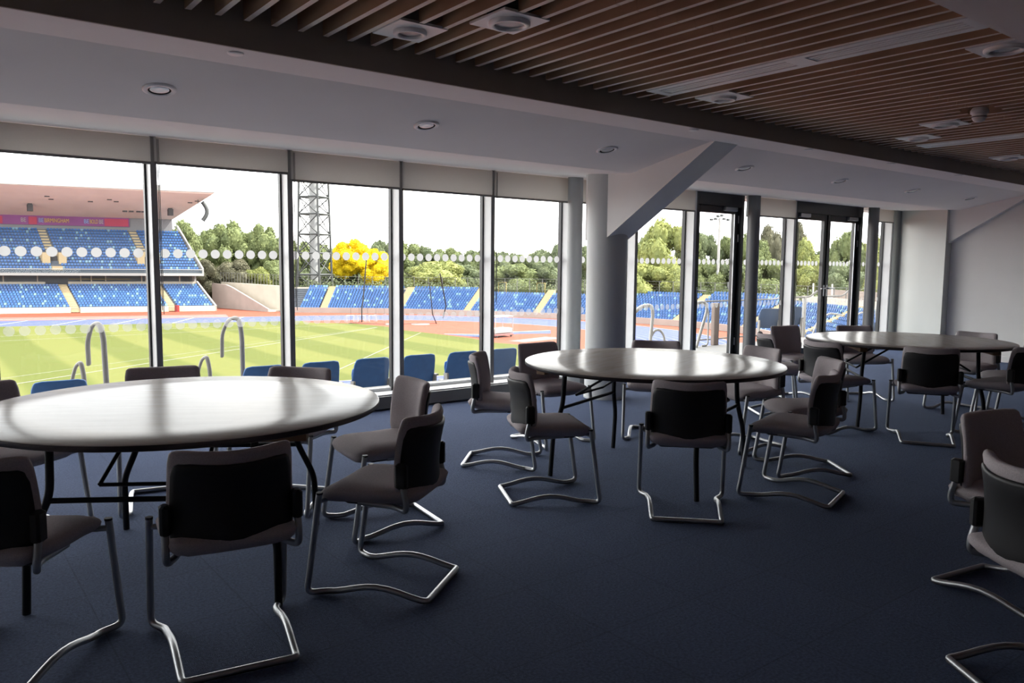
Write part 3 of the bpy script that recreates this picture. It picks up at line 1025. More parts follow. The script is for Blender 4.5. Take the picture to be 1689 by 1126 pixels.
track = struct(flat([(-140, 40), (110, 20), (125, 60), (120, 130), (70, 165), (40, 190), (-140, 235)], ZG, 'red', 'running_track'))
band(36.2, 48.6, ZG + .012, 'blue', 'lane_surface', track)
lanes = MB()
for r in [36.0, 48.8] + [36.2 + 1.38 * i for i in range(1, 9)]:
    w = .10 if r in (36.0, 48.8) else .035
    P, Q = oval(r - w), oval(r + w)
    n = len(P)
    lanes.add([(p.x, p.y, ZG + .02) for p in P] + [(q.x, q.y, ZG + .02) for q in Q], [(i, i + 1, n + i + 1, n + i) for i in range(n - 1)])
for s_ in (-64, -55.5, -47, -38.5, -30, -21.5, -13):
    p = BC + uu * (s_ - 2) + nn * 36.2
    q = BC + uu * (s_ + 1.5) + nn * 48.6
    d = (q - p).normalized() * 0 + uu * .12
    lanes.add([(p.x - d.x, p.y - d.y, ZG + .022), (p.x + d.x, p.y + d.y, ZG + .022), (q.x + d.x, q.y + d.y, ZG + .022), (q.x - d.x, q.y - d.y, ZG + .022)], [(0, 1, 2, 3)])
lanes.obj('lane_marking', M['line'], track)
# pink runways between the far straight and the stand
for i, (d0, d1, mtl) in enumerate(((50.0, 52.2, 'pink'), (53.0, 53.5, 'line'), (55.0, 57.0, 'pink'))):
    a, b = BC - uu * 110 + nn * d0, BC - uu * 14 + nn * d0
    c_, d_ = BC - uu * 14 + nn * d1, BC - uu * 110 + nn * d1
    MB().add([(p.x, p.y, ZG + .014) for p in (a, b, c_, d_)], [(0, 1, 2, 3)]).obj('runway', M[mtl], track)
# the pitch: far edge follows the inner lane, right edge bows round the red area
right_edge = [(58.2, 118.2), (59.6, 110.5), (58.6, 103.0), (59.4, 95.0), (59.8, 87.0), (59.0, 80.8), (60.0, 77.0), (63.0, 62.0)]
A0 = BC + nn * 35.9
pl = [A0 - uu * 130, A0 - uu * 3, Vector((52.5, 124.5)), Vector((56.0, 121.0))] + [Vector(p) for p in right_edge] + [BC - nn * 35.9, BC - nn * 35.9 - uu * 130]
pitch = struct(flat([(p.x, p.y) for p in pl], ZG + .03, 'grass', 'field'))
ln = MB()
def gline(a, b, w=.07):
    a, b = Vector(a), Vector(b)
    d = (b - a).normalized()
    p = Vector((-d.y, d.x)) * w
    ln.add([(a.x - p.x, a.y - p.y, ZG + .045), (b.x - p.x, b.y - p.y, ZG + .045), (b.x + p.x, b.y + p.y, ZG + .045), (a.x + p.x, a.y + p.y, ZG + .045)], [(0, 1, 2, 3)])
gline((57.5, 109.5), (0, 69.5), .055)
gline((57.5, 110.0), (-20, 62.0), .03)
gline((57.0, 117.5), (-30, 112.0), .05)
gline((40, 124), (-20, 119), .06)
gline((58.5, 98), (30, 66), .035)
ln.obj('field_marking', M['line'], pitch)
# blue and white surfaces in the red D
def strip(pts_a, pts_b, z, mtl, name):
    n = len(pts_a)
    MB().add([(p[0], p[1], z) for p in pts_a] + [(p[0], p[1], z) for p in pts_b], [(i, i + 1, n + i + 1, n + i) for i in range(n - 1)]).obj(name, M[mtl], track)
strip([(60.3, 94.5), (64.4, 91.2), (71.4, 92.2), (77.5, 91.2)], [(60.3, 94.1), (61.9, 87.7), (69.5, 89.2), (74.0, 87.1)], ZG + .012, 'blue', 'runway')
strip([(60.4, 94.8), (64.4, 91.5), (71.4, 92.5), (77.5, 91.5)], [(60.3, 94.4), (64.4, 91.1), (71.4, 92.1), (77.5, 91.1)], ZG + .02, 'line', 'lane_marking')
strip([(62.0, 81.5), (70.0, 83.5)], [(62.6, 79.0), (71.5, 80.6)], ZG + .013, 'pink', 'runway')

# ================================================================== MAIN STAND (left, across the pitch)
SA = Vector((12.82, 173.48))
su = Vector((cos(radians(-13.89)), sin(radians(-13.89))))
sn = Vector((-su.y, su.x)) - su * .35
def SP(s, d, h):
    p = SA + su * s + sn * d
    return Vector((p.x, p.y, ZG + h))
def SB(mb, s0, s1, d0, d1, h0, h1):
    return mb.hexa([SP(s0, d0, h0), SP(s1, d0, h0), SP(s1, d1, h0), SP(s0, d1, h0), SP(s0, d0, h1), SP(s1, d0, h1), SP(s1, d1, h1), SP(s0, d1, h1)])
SL, SR = -40, 37.6
stand = struct(link('grandstand', None, None, (0, 0, 0)), 'two-tier covered grandstand with blue seats across the pitch')
lower = MB()
for i in range(11):
    SB(lower, SL, SR, .25 + .8 * i, 9.2, .35 + .42 * i, .77 + .42 * i)
lower.obj('lower_terrace', M['tread'], stand)
fw_ = MB()
for a, b in ((SL, -8.0), (-6.4, 11.6), (13.2, 28.8), (30.4, SR + .3)):
    SB(fw_, a, b, 0, .25, 0, 1.08)
fw_.obj('front_wall', M['conc'], stand)
st = MB()
STAIRS = (-7.2, 12.4, 29.6)
for s0 in STAIRS:
    for i in range(22):
        SB(st, s0 - .75, s0 + .75, .1 + .4 * i, .52 + .4 * i, 0.1 + .215 * i, .72 + .215 * i)
st.obj('lower_stairs', M['stair'], stand)
SB(MB(), SL, SR, 12.2, 12.6, 3.6, 8.0).obj('concourse_wall', M['greywall'], stand)
SB(MB(), SL, SR, 9.2, 12.3, 3.6, 5.35).obj('concourse_floor', M['tread'], stand)
rl = MB()
SB(rl, SL, 9.6, 9.15, 9.3, 5.3, 5.75)
SB(rl, 13.6, SR, 9.15, 9.3, 5.3, 5.8)
rl.obj('concourse_parapet', M['conc'], stand)
for s0 in (-3.5, .5, 2.6, 8.4, 16.0, 17.9, 20.5, 27.2, 28.0, 29.2, 30.2, 34.5, 37.2):
    SB(MB(), s0 - .09, s0 + .09, 9.6, 9.78, 5.3, 7.1).obj('concourse_post', M['conc'], stand)
SB(MB(), 13.7, 25, 9.25, 9.33, 6.25, 6.35).obj('concourse_rail', M['yellow'], stand)
SB(MB(), SL, SR + .2, 5.7, 12.4, 7.05, 7.58).obj('upper_slab', M['roof_edge'], stand)
uppr = MB()
for i in range(15):
    SB(uppr, SL, SR, 6.2 + .8 * i, 19, 7.5 + .6 * i, 8.1 + .6 * i)
uppr.obj('upper_terrace', M['tread'], stand)
ust = MB()
for s0 in (-7.2, 11.2, 28.2):
    for i in range(17):
        SB(ust, s0 - .7, s0 + .7, 11.2 + .4 * i, 11.65 + .4 * i, 11.4 + .3 * i, 11.75 + .3 * i)
ust.obj('upper_stairs', M['stair'], stand)
for s0 in (-7.2, 11.2, 28.2):
    v = MB()
    SB(v, s0 - 2.1, s0 - .75, 8.2, 11.3, 8.2, 11.6)
    SB(v, s0 + .75, s0 + 2.1, 8.2, 11.3, 8.2, 11.6)
    SB(v, s0 - .75, s0 + .75, 9.8, 11.3, 10.6, 11.8)
    SB(v, s0 - .9, s0 + .9, 6.3, 8.2, 7.6, 8.9)
    v.obj('vomitory', M['stair'], stand)
    SB(MB(), s0 - .72, s0 + .72, 9.2, 9.6, 8.6, 10.9).obj('vomitory_opening', M['dark'], stand)
SB(MB(), SL, SR, 5.95, 6.0, 8.30, 8.40).obj('front_rail', M['whiterail'], stand)
gl = MB()
SB(gl, SL, SR, 5.96, 5.99, 7.6, 8.32)
gl.obj('balustrade', M['film'], stand)
SB(MB(), SL, SR - 1.0, 18.6, 18.9, 16.4, 19.8).obj('rear_wall', M['greywall'], stand)
# raking end wall with a white edge
ew = MB()
ew.hexa([SP(SR, 5.9, 7.0), SP(SR + .3, 5.9, 7.0), SP(SR + .3, 19, 7.0), SP(SR, 19, 7.0), SP(SR, 5.9, 8.6), SP(SR + .3, 5.9, 8.6), SP(SR + .3, 19, 18.0), SP(SR, 19, 18.0)])
ew.hexa([SP(SR, 0, 0), SP(SR + .3, 0, 0), SP(SR + .3, 9.2, 0), SP(SR, 9.2, 0), SP(SR, 0, 1.1), SP(SR + .3, 0, 1.1), SP(SR + .3, 9.2, 5.9), SP(SR, 9.2, 5.9)])
ew.hexa([SP(SR - .4, 9.2, 3), SP(SR, 9.2, 3), SP(SR, 12.6, 3), SP(SR - .4, 12.6, 3), SP(SR - .4, 9.2, 7.1), SP(SR, 9.2, 7.1), SP(SR, 12.6, 7.1), SP(SR - .4, 12.6, 7.1)])
ew.obj('end_wall', M['roof_edge'], stand)
# roof: pale soffit rising to a thick white leading edge
rp = [(1.6, 24.15), (1.2, 24.6), (1.6, 25.2), (8, 25.6), (20, 25.2), (20, 19.3), (18.3, 19.25)]
rf = MB()
tipx = [38.4, 38.8, 38.4, 38.0, 37.2, 36.6, 36.6]
a = [SP(SL, d, h) for d, h in rp]
b = [SP(tipx[i], d, h - (.35 if i < 3 else 0)) for i, (d, h) in enumerate(rp)]
n = len(rp)
rf.add(a + b, [(i, (i + 1) % n, n + (i + 1) % n, n + i) for i in range(n)])
rf.add(a, [tuple(range(n))])
rf.add(b, [tuple(range(n))])
rf.obj('roof', M['roof_under'], stand)
SB(MB(), SL, 38.5, .9, 1.7, 24.05, 25.1).obj('roof_leading_edge', M['roof_edge'], stand)
def under(s, d):      # soffit height
    return 24.15 + (19.25 - 24.15) * (d - 1.6) / 16.7
for s0, d in ((8.0, 11), (33.6, 11)):
    q = MB()
    SB(q, s0 - .45, s0 + .45, d - .4, d + .4, under(s0, d) - 1.7, under(s0, d) - .35)
    SB(q, s0 - .4, s0 + .4, d - .05, d + .05, under(s0, d) - .4, under(s0, d) + .1)
    q.obj('roof_loudspeaker', M['dark'], stand)
for s0, d in ((25.7, 13.5), (26.9, 13.5), (28.3, 13.5), (29.3, 13.5), (10, 6.5), (11, 8), (18, 8.5), (21, 7), (22.5, 8), (36, 7), (37, 6)):
    SB(MB(), s0 - .42, s0 + .42, d - .12, d + .12, under(s0, d) - .38, under(s0, d) + .05).obj('roof_lamp', M['dark'], stand)
for d in (6.0, 9.0):
    SB(MB(), SL, 36, d - .08, d + .08, under(0, d) - .14, under(0, d) - .0).obj('roof_conduit', M['conc2'], stand)
# curved floodlight array hung from the roof tip
fl = MB()
pts = [SP(37.4 + .9 * sin(pi * i / 10), 4.5, 22.4 - 3.9 * i / 10) for i in range(11)]
fl.tube(pts, .42, 8)
fl.obj('floodlight_array', M['tower'], stand)
MB().tube([SP(36.6, 4.5, 22.8), SP(36.7, 4.5, 20.5), SP(37.3, 4.5, 18.7)], .07, 6).obj('floodlight_cable', M['tower'], stand)
# banner with its lettering
M['banner'] = xmat('purple_banner', (.45, .11, .42), .7, var=.08, vscale=.15)
M['banner_red'] = xmat('banner_red', (.85, .08, .18), .7, var=.05, vscale=.3)
M['txt_y'] = xmat('banner_yellow_text', (1.2, .8, .2), .7)
M['txt_b'] = xmat('banner_blue_text', (.5, .8, 1.4), .7)
M['txt_g'] = xmat('banner_grey_text', (.9, .8, .8), .7)
def bs(px):
    return -2.12 + 6.3 + px * .1137
H0, H1 = 17.35, 19.25
banner = SB(MB(), SL, bs(209), 18.3, 18.45, H0, H1).obj('banner', M['banner'], stand)
for a_, b_ in ((-30, 3.5), (44, 57), (167, 207)):
    SB(MB(), bs(a_), bs(b_), 18.22, 18.3, H0 + .1, H1 - .25).obj('colour_block', M['banner_red'], banner)
def banner_text(txt, p0, p1, mtl):
    cu = bpy.data.curves.new('lettering', 'FONT')
    cu.body = txt
    cu.size = 1.0
    cu.extrude = .02
    tmp = bpy.data.objects.new('tmp', cu)
    COL.objects.link(tmp)
    bpy.context.view_layer.update()
    me = bpy.data.meshes.new_from_object(tmp.evaluated_get(bpy.context.evaluated_depsgraph_get()))
    bpy.data.objects.remove(tmp)
    me.materials.clear()
    me.materials.append(M[mtl])
    xs = [v.co.x for v in me.vertices]
    ys = [v.co.y for v in me.vertices]
    w, h = max(xs) - min(xs), max(ys) - min(ys)
    a_, b_ = bs(p0), bs(p1)
    for v in me.vertices:
        s_ = a_ + (v.co.x - min(xs)) / w * (b_ - a_)
        hh = H0 + .55 + (v.co.y - min(ys)) / h * .85
        v.co = SP(s_, 18.2 - v.co.z, hh)
    link('lettering', me, banner)
banner_text('BE', 32, 40, 'txt_g')
banner_text('BE', 60, 67.5, 'txt_b')
banner_text('BIRMINGHAM', 69, 108, 'txt_y')
banner_text('BE', 133, 141, 'txt_b')
banner_text('BOLD', 142.5, 156, 'txt_y')
banner_text('BE', 158, 165, 'txt_g')
o = MB().cyl((0, 0), .45, 0, 1.3, 12).obj('litter_bin', M['redbin'], None, SP(31.8 - 4 + 0, -1.0, 0) + su.to_3d() * 2.2)
tag(o, 'small red bin at the front wall of the grandstand, right of its stairs', 'bin')

# ------------------------------------------------------------------ concrete ramp right of the stand
ramp = struct(link('ramp_wall', None, None, (0, 0, 0)), 'pale concrete ramp wall between the grandstand and the end stand')
P0, P1 = Vector((53.2, 175.5)), Vector((57.2, 156.0))
def RP(t, z, off=0.0):
    p = P0 + (P1 - P0) * t
    return Vector((p.x + off, p.y + off * .2, z))
MB().prism([RP(0, ZG), RP(1.0, ZG), RP(1.0, -8.0), RP(.30, -3.95), RP(.18, -3.45), RP(-.12, -3.25), RP(-.12, ZG)], (.4, .08, 0)).obj('cheek_wall', M['conc2'], ramp)
bk = MB()
bk.prism([(54.8, 178.0, ZG), (60.4, 156.6, ZG), (61.2, 155.0, ZG), (61.2, 155.0, -3.45), (60.4, 156.6, -3.35), (54.8, 178.0, -3.0)], (.5, .2, 0))
bk.obj('back_wall', M['conc'], ramp)
MB().prism([(53.4, 175.5, ZG), (57.4, 156.0, ZG), (60.4, 156.6, ZG), (54.8, 178.0, ZG)], (0, 0, .3)).obj('ramp_floor', M['conc'], ramp)
rf_ = thing('mesh_fence', 'grey wire fence on top of the concrete ramp wall', 'fence')
pm = MB()
for i in range(24):
    t_ = i / 23
    p = Vector((54.8, 178.2)).lerp(Vector((61.4, 155.2)), t_)
    pm.box(p.x - .04, p.y - .04, -3.3, p.x + .04, p.y + .04, -.9 - .3 * t_)
stuff(pm.obj('fence_post', M['fence'], rf_))
MB().tube([(54.8, 178.2, -.95), (61.4, 155.2, -1.2)], .035, 5).obj('top_rail', M['fence'], rf_)

# ================================================================== END STAND (round the bend)
EP = [(59.0, 152.8), (64.6, 148.6), (71.5, 143.4), (78.2, 137.2), (84.2, 129.0), (90.0, 120.2), (95.0, 112.0), (98.6, 103.8), (100.4, 94.6), (101.2, 84.0), (100.3, 75.5), (97.6, 68.2), (92.4, 59.6), (85.0, 51.4), (77.0, 45.0), (66.0, 39.0)]
def chaikin(P, it=2):
    P = [Vector(p) for p in P]
    for _ in range(it):
        Q = [P[0]]
        for a, b in zip(P[:-1], P[1:]):
            Q += [a * .75 + b * .25, a * .25 + b * .75]
        Q.append(P[-1])
        P = Q
    return P
EL = chaikin(EP, 2)
cum = [0]
for a, b in zip(EL[:-1], EL[1:]):
    cum.append(cum[-1] + (b - a).length)
ELEN = cum[-1]
def EPT(s, d, h):
    s = max(0, min(ELEN - 1e-6, s))
    i = 0
    lo, hi = 0, len(cum) - 2
    while lo < hi:
        mid = (lo + hi + 1) // 2
        if cum[mid] <= s:
            lo = mid
        else:
            hi = mid - 1
    i = lo
    a, b = EL[i], EL[i + 1]
    t_ = (s - cum[i]) / (cum[i + 1] - cum[i])
    p = a.lerp(b, t_)
    # normal blended between neighbouring segments
    d0 = (EL[min(i + 1, len(EL) - 1)] - EL[max(i - 1, 0)]).normalized()
    d1 = (EL[min(i + 2, len(EL) - 1)] - EL[i]).normalized()
    tg = d0.lerp(d1, t_).normalized()
    nr = Vector((-tg.y, tg.x))
    return Vector((p.x + nr.x * d, p.y + nr.y * d, ZG + h)), tg, nr
def EPV(s, d, h):
    return EPT(s, d, h)[0]
NE = 90
es = struct(link('end_stand', None, None, (0, 0, 0)), 'open curved stand of blue seats round the bend of the track')
def sweep(prof, s0, s1, n):
    mb = MB()
    k_ = len(prof)
    vs, fs = [], []
    for i in range(n + 1):
        s_ = s0 + (s1 - s0) * i / n
        for d, h in prof:
            vs.append(EPV(s_, d, h))
    for i in range(n):
        for j in range(k_):
            j2 = (j + 1) % k_
            fs.append((i * k_ + j, i * k_ + j2, (i + 1) * k_ + j2, (i + 1) * k_ + j))
    fs.append(tuple(range(k_)))
    fs.append(tuple(n * k_ + j for j in range(k_)))
    return mb.add(vs, fs)
# where blocks and stairs fall, in metres along the front
E_STAIRS = [8.2, 23.5, 37.8, 52.2, 66.0, 81.0, 96.0, 112.0, 126.0]
BLOCK_ROWS = [11, 11, 11, 9, 9, 11, 12, 10, 10, 10]
edges = [0] + E_STAIRS + [ELEN]
sweep([(0, 0), (0, 1.05), (.25, 1.05), (.25, 0)], 0, ELEN, NE).obj('front_wall', M['conc2'], es)
stairs_mb = MB()
for s0 in E_STAIRS:
    for i in range(22):
        d0, h0 = .1 + .4 * i, .95 + .19 * i
        a = [EPV(s0 - .65, d0, h0 - .6), EPV(s0 + .65, d0, h0 - .6), EPV(s0 + .65, d0 + .42, h0 - .6), EPV(s0 - .65, d0 + .42, h0 - .6)]
        stairs_mb.hexa(a + [p + Vector((0, 0, .75)) for p in a])
stairs_mb.obj('stairs', M['stair'], es)
seats = []          # (pos, tangent, normal)
seat_row = {}
for bi in range(len(edges) - 1):
    a, b = edges[bi], edges[bi + 1]
    a2, b2 = (a + .7 if bi else a), (b - .7 if bi < len(edges) - 2 else b)
    rows = BLOCK_ROWS[bi]
    prof = [(.25, 0)]
    for r in range(rows):
        prof += [(.25 + .8 * r, .65 + .39 * r), (1.05 + .8 * r, .65 + .39 * r)]
    prof += [(.25 + .8 * rows + .9, .65 + .39 * (rows - 1)), (.25 + .8 * rows + .9, 0)]
    sweep(prof, a2, b2, max(3, int((b - a) / 2))).obj('terrace', M['tread'], es)
    sweep([(.25 + .8 * rows + .6, 0), (.25 + .8 * rows + .6, .65 + .39 * rows + (.15 if rows == 9 else -.1)), (.25 + .8 * rows + .9, .65 + .39 * rows + (.15 if rows == 9 else -.1)), (.25 + .8 * rows + .9, 0)], a2, b2, max(3, int((b - a) / 2))).obj('rear_parapet', M['roof_edge' if rows == 9 else 'conc'], es)
    nseat = int((b2 - a2) / .56)
    for r in range(rows):
        for i in range(nseat):
            s_ = a2 + .28 + i * .56
            if s_ < 3.2:
                continue
            p, tg, nr = EPT(s_, .62 + .8 * r, .65 + .39 * r)
            seats.append((p, tg, nr))
            seat_row[id(seats[-1])] = r
# main stand seats as well
ms = []
def in_gap(s, gaps):
    return any(abs(s - g) < w for g, w in gaps)
for r in range(10):
    s_ = SL + .3
    while s_ < SR - .2:
        if not in_gap(s_, [(g, .9) for g in STAIRS]):
            ms.append((SP(s_, .70 + .8 * r, .77 + .42 * r), su, (-Vector((su.y, -su.x))).normalized()))
        s_ += .56
for r in range(14):
    s_ = SL + .3
    while s_ < SR - .2:
        gap = [(g, 2.2 if 2 <= r <= 5 else (.9 if r > 5 else (1.0 if r < 2 else .9))) for g in (-7.2, 11.2, 28.2)]
        if not in_gap(s_, gap):
            ms.append((SP(s_, 6.9 + .8 * r, 8.1 + .6 * r), su, (-Vector((su.y, -su.x))).normalized()))
        s_ += .56
def seat_geo():
    """small tipped-up seat: leaning back, folded pan and foot"""
    q = MB()
    q.hexa([(-.23, .06, .32), (.23, .06, .32), (.23, .10, .32), (-.23, .10, .32), (-.21, .16, .80), (.21, .16, .80), (.21, .20, .80), (-.21, .20, .80)])
    q.hexa([(-.21, -.06, .40), (.21, -.06, .40), (.21, .0, .36), (-.21, .0, .36), (-.20, .03, .68), (.20, .03, .68), (.20, .08, .66), (-.20, .08, .66)])
    q.box(-.03, .03, 0, .03, .12, .36)
    return q
# the 280 seats that show largest: the nearest ones in view, each its own object
geo = seat_geo()
seat_me = [geo.mesh('stadium_seat', M['seatblue']), geo.mesh('stadium_seat', M['seatfade'])]
PANES = [(1052, 1120, 'in the pane right of the fat column'), (1152, 1196, 'through the single glazed door'), (1232, 1284, 'in the window between the doors'),
         (1315, 1345, 'in the left leaf of the double door'), (1370, 1400, 'in the right leaf of the double door'), (822, 908, 'in the pane left of the slim post')]
NTH = ['front', 'second', 'third', 'fourth', 'fifth', 'sixth', 'seventh', 'eighth', 'ninth', 'tenth', 'eleventh', 'twelfth']
def vis(p):
    d = p - Vector((0, 0, EYE))
    z = d.dot(fw)
    if z < 1:
        return False
    x = d.dot(rt2) / z * 1289.1 + 844.5
    for a, b, lb in PANES:
        if a < x < b:
            return lb
    return None
cand = sorted([q for q in seats if vis(q[0])], key=lambda q: q[0].length)
chosen = set(id(q) for q in cand[:285])
far = {(a, b): MB() for a in (0, 1) for b in (0, 1)}
rnd = random.Random(3)
for w_, lst in ((0, ms), (1, seats)):
    for q in lst:
        p, tg, nr = q
        kind = 1 if rnd.random() < .10 else 0
        if id(q) in chosen:
            o = link('stadium_seat', seat_me[kind], None, p, atan2(tg.y, tg.x))
            r_, pn = NTH[seat_row[id(q)]], vis(p)
            tag(o, '%s stand seat, %s row, seen %s' % ('faded' if kind else 'blue', r_, pn), 'stadium seat', '%s%s row seats %s' % ('faded ' if kind else '', r_, pn))
        else:
            vs = []
            for v in geo.v:
                vs.append((p.x + tg.x * v[0] + nr.x * v[1], p.y + tg.y * v[0] + nr.y * v[1], p.z + v[2]))
            far[w_, kind].add(vs, geo.f)
for (w_, kd), mb in far.items():
    nm = ['distant_seats', 'faded_seats'][kd]
    me = bpy.data.meshes.new(nm)
    me.from_pydata(mb.v, [], mb.f)
    me.materials.append(M[['seatblue', 'seatfade'][kd]])
    o = stuff(link(nm, me))
    tag(o, ['rows of blue plastic seats filling the ', 'scattered sun-faded pale blue seats among the rows of the '][kd] + ['two-tier grandstand', 'curved end stand'][w_], 'stadium seats')

# pale hoarding and posts behind the right-hand blocks
sh_ = 97.0
sweep([(9.6, 3.6), (9.6, 5.7), (9.75, 5.7), (9.75, 3.6)], sh_, ELEN, 20).obj('hoarding', M['conc'], es)
sweep([(13.0, 4.5), (13.0, 6.7), (13.15, 6.7), (13.15, 4.5)], sh_, ELEN, 20).obj('hoarding', M['conc2'], es)
for i in range(12):
    p = EPV(sh_ + 3.6 * i, 11.5, 0)
    MB().box(p.x - .08, p.y - .08, ZG + 4, p.x + .08, p.y + .08, ZG + 7.6).obj('hoarding_post', M['whiterail'], es)
# fence behind the end stand
ef = thing('mesh_fence', 'tall grey wire fence behind the curved end stand, before the trees', 'fence')
pm, wires = MB(), MB()
ns_ = int(ELEN / 2.6)
for i in range(ns_ + 1):
    p = EPV(ELEN * i / ns_, 10.7, 0)
    pm.box(p.x - .05, p.y - .05, ZG + 3, p.x + .05, p.y + .05, ZG + 7.2)
stuff(pm.obj('fence_post', M['fence'], ef))
for h in (5.6, 6.1, 6.6, 7.15):
    MB().tube([EPV(ELEN * i / 60, 10.7, h) for i in range(61)], .03 if h > 7 else .014, 4).obj('fence_rail', M['fence'], ef)
sweep([(11.7, 0), (11.7, 4.9), (12.0, 4.9), (12.0, 0)], 0, ELEN, 60).obj('retaining_bank', M['earth'], es)
# yellow rails and gate frames behind the lower blocks
for i, (s0, lb) in enumerate(((41.0, 'yellow gate frame on the walkway behind the end stand, left one'), (49.0, 'yellow gate frame on the walkway behind the end stand, right one'))):
    g = MB()
    p, q = EPV(s0, 9.6, 0), EPV(s0 + 1.6, 9.6, 0)
    g.tube([(p.x, p.y, ZG + 4.1), (p.x, p.y, ZG + 6.4), (q.x, q.y, ZG + 6.4), (q.x, q.y, ZG + 4.1)], .06, 5)
    tag(g.obj('gate_frame', M['yellow']), lb, 'gate')

# ================================================================== FIELD EQUIPMENT
cage = thing('hammer_cage', 'tall black throwing cage of bent poles standing on the red D', 'throwing cage')
def wpole(pts, r=.11):
    MB().tube(pts, r, 6).obj('pole', M['blackpole'], cage)
wpole([(60.8, 121.4, ZG), (60.8, 121.4, ZG + 2.2), (61.2, 121.6, ZG + 4), (61.6, 121.0, 2.6)], .12)
wpole([(75.0, 118.0, ZG + .4), (75.4, 117.6, ZG + 2.6), (72.5, 114.8, ZG + 7.9), (72.3, 114.7, ZG + 8.4)], .11)
wpole([(69.8, 111.8, ZG), (68.9, 111.6, ZG + 1.6), (68.4, 111.8, ZG + 6.9)], .08)
for pts in ([(69.8, 111.8, ZG + .1), (62.5, 113.6, ZG + .1), (57.1, 118.8, ZG + .1), (60.8, 121.4, ZG + .1)], [(61.6, 121.0, 2.5), (68.4, 111.8, ZG + 6.8), (72.3, 114.7, ZG + 8.3), (75.4, 117.6, ZG + 2.6)]):
    MB().tube(pts, .035, 5).obj('net_cord', M['blackpole'], cage)
nt_ = MB()
for i in range(6):
    f_ = i / 5
    a = Vector((57.4, 118.6, ZG + .2)).lerp(Vector((62.5, 113.6, ZG + .2)), f_)
    nt_.tube([a, a + Vector((0, 0, 2.6))], .02, 4)
stuff(nt_.obj('net', M['blackpole'], cage))
for i, x in enumerate((0, 1.6, 3.2)):
    h = MB()
    a = Vector((59.2, 123.9, ZG)) + Vector((1.1, -.6, 0)) * x * .95
    b = a + Vector((1.05, -.55, 0))
    h.tube(smooth_path([a, a + Vector((0, 0, 1.05)), b + Vector((0, 0, 1.05)), b], .1), .07, 6)
    tag(h.obj('hurdle', M['whiterail']), 'white hurdle on the blue straight by the cage, %s of three' % ['first', 'second', 'third'][i], 'hurdle')
tr = thing('mat_trolley', 'white framed trolley with a landing mat standing on the red D', 'trolley', (64.5, 87.0, ZG), radians(8))
MB().cbox(-1.7, -1.0, .55, 1.7, 1.0, 1.25, .08).obj('landing_mat', M['mat_white'], tr)
MB().cbox(-1.8, -1.1, .25, 1.8, 1.1, .50, .03).obj('trolley_base', M['pink'], tr)
MB().cbox(-1.75, -1.05, 2.75, 1.75, 1.05, 2.95, .03).obj('trolley_canopy', M['mat_white'], tr)
for sx in (-1, 1):
    for sy in (-1, 1):
        MB().tube([(sx * 1.7, sy * 1.0, .2), (sx * 1.7, sy * 1.0, 2.8)], .05, 6).obj('trolley_post', M['galv'], tr)
        MB().cyl((0, 0), .16, -.06, .06, 12).obj('wheel', M['blackpole'], tr, (sx * 1.4, sy * 1.0, .17)).rotation_euler = (pi / 2, 0, 0)
for i, (x, y, lb) in enumerate(((63.0, 114.2, 'pale throwing circle slab inside the black cage'), (66.8, 112.0, 'pale throwing slab in front of the black cage'))):
    tag(MB().cyl((0, 0), 1.5, 0, .06, 24).obj('throwing_circle', M['line'], None, (x, y, ZG)), lb, 'throwing circle')

# lattice floodlight tower with a white mast tube inside
tw = thing('lattice_tower', 'grey lattice steel tower round a white tube, rising beyond the end stand', 'tower', (71.9, 166.4, ZG))
HT = 44.0
def half(z):
    return 3.05 - .85 * z / HT
tr_ang = radians(28)
def tp(k, z):
    a = tr_ang + YAW - pi / 2 + k * pi / 2 + pi / 4 * 0
    return Vector((half(z) * 1.30 * cos(a), half(z) * 1.30 * sin(a), z))
LV = [0, 3.4, 7.4, 12.15, 16.3, 20.75, 24.5, 28.5, 32.5, 36.5, 40.5, HT]
for k_ in range(4):
    MB().tube([tp(k_, z) for z in LV], .26, 6).obj('tower_leg', M['tower'], tw)
for i, z in enumerate(LV[1:]):
    for k_ in range(4):
        MB().tube([tp(k_, z), tp((k_ + 1) % 4, z)], .21, 5).obj('tower_ring', M['tower'], tw)
br = []
for z0, z1 in zip(LV[:-1], LV[1:]):
    for k_ in range(4):
        a, b = k_, (k_ + 1) % 4
        MB().tube([tp(a, z0), tp(b, z1)], .13, 4).obj('tower_brace', M['tower'], tw)
        MB().tube([tp(b, z0), tp(a, z1)], .13, 4).obj('tower_brace', M['tower'], tw)
MB().cyl((0, 0), .95, 0, HT, 20).obj('mast_tube', M['whitetube'], tw)

ma = thing('light_mast', 'tall thin pale lighting mast with a lamp cluster, seen through the single door', 'light mast', (118.5, 92.0, ZG))
MB().tube([(0, 0, 0), (0, 0, 18.9)], [.32, .20], 8).obj('pole', M['galv'], ma)
MB().tube([(-1.3, .9, 18.6), (1.3, -.9, 18.6)], .09, 6).obj('crossarm', M['tower'], ma)
MB().tube([(-.6, -.9, 19.2), (.6, .9, 19.2)], .09, 6).obj('crossarm', M['tower'], ma)
for x, y, z in ((-1.3, .9, 18.6), (-.65, .45, 18.75), (.65, -.45, 18.75), (1.3, -.9, 18.6), (-.6, -.9, 19.3), (.6, .9, 19.3)):
    MB().cbox(-.28, -.22, -.22, .28, .22, .18, .05).obj('floodlight', M['tower'], ma, (x, y, z))
MB().cbox(-.45, -.3, 7.2, -.05, .1, 9.2, .04).obj('control_box', M['whitetube'], ma)
o = MB().cyl((0, 0), .42, 0, 4.2, 12).obj('vent_pipe', M['whitetube'], None, (120.2, 90.6, ZG + 3))
tag(o, 'short white pipe beside the foot of the thin lighting mast', 'pipe')

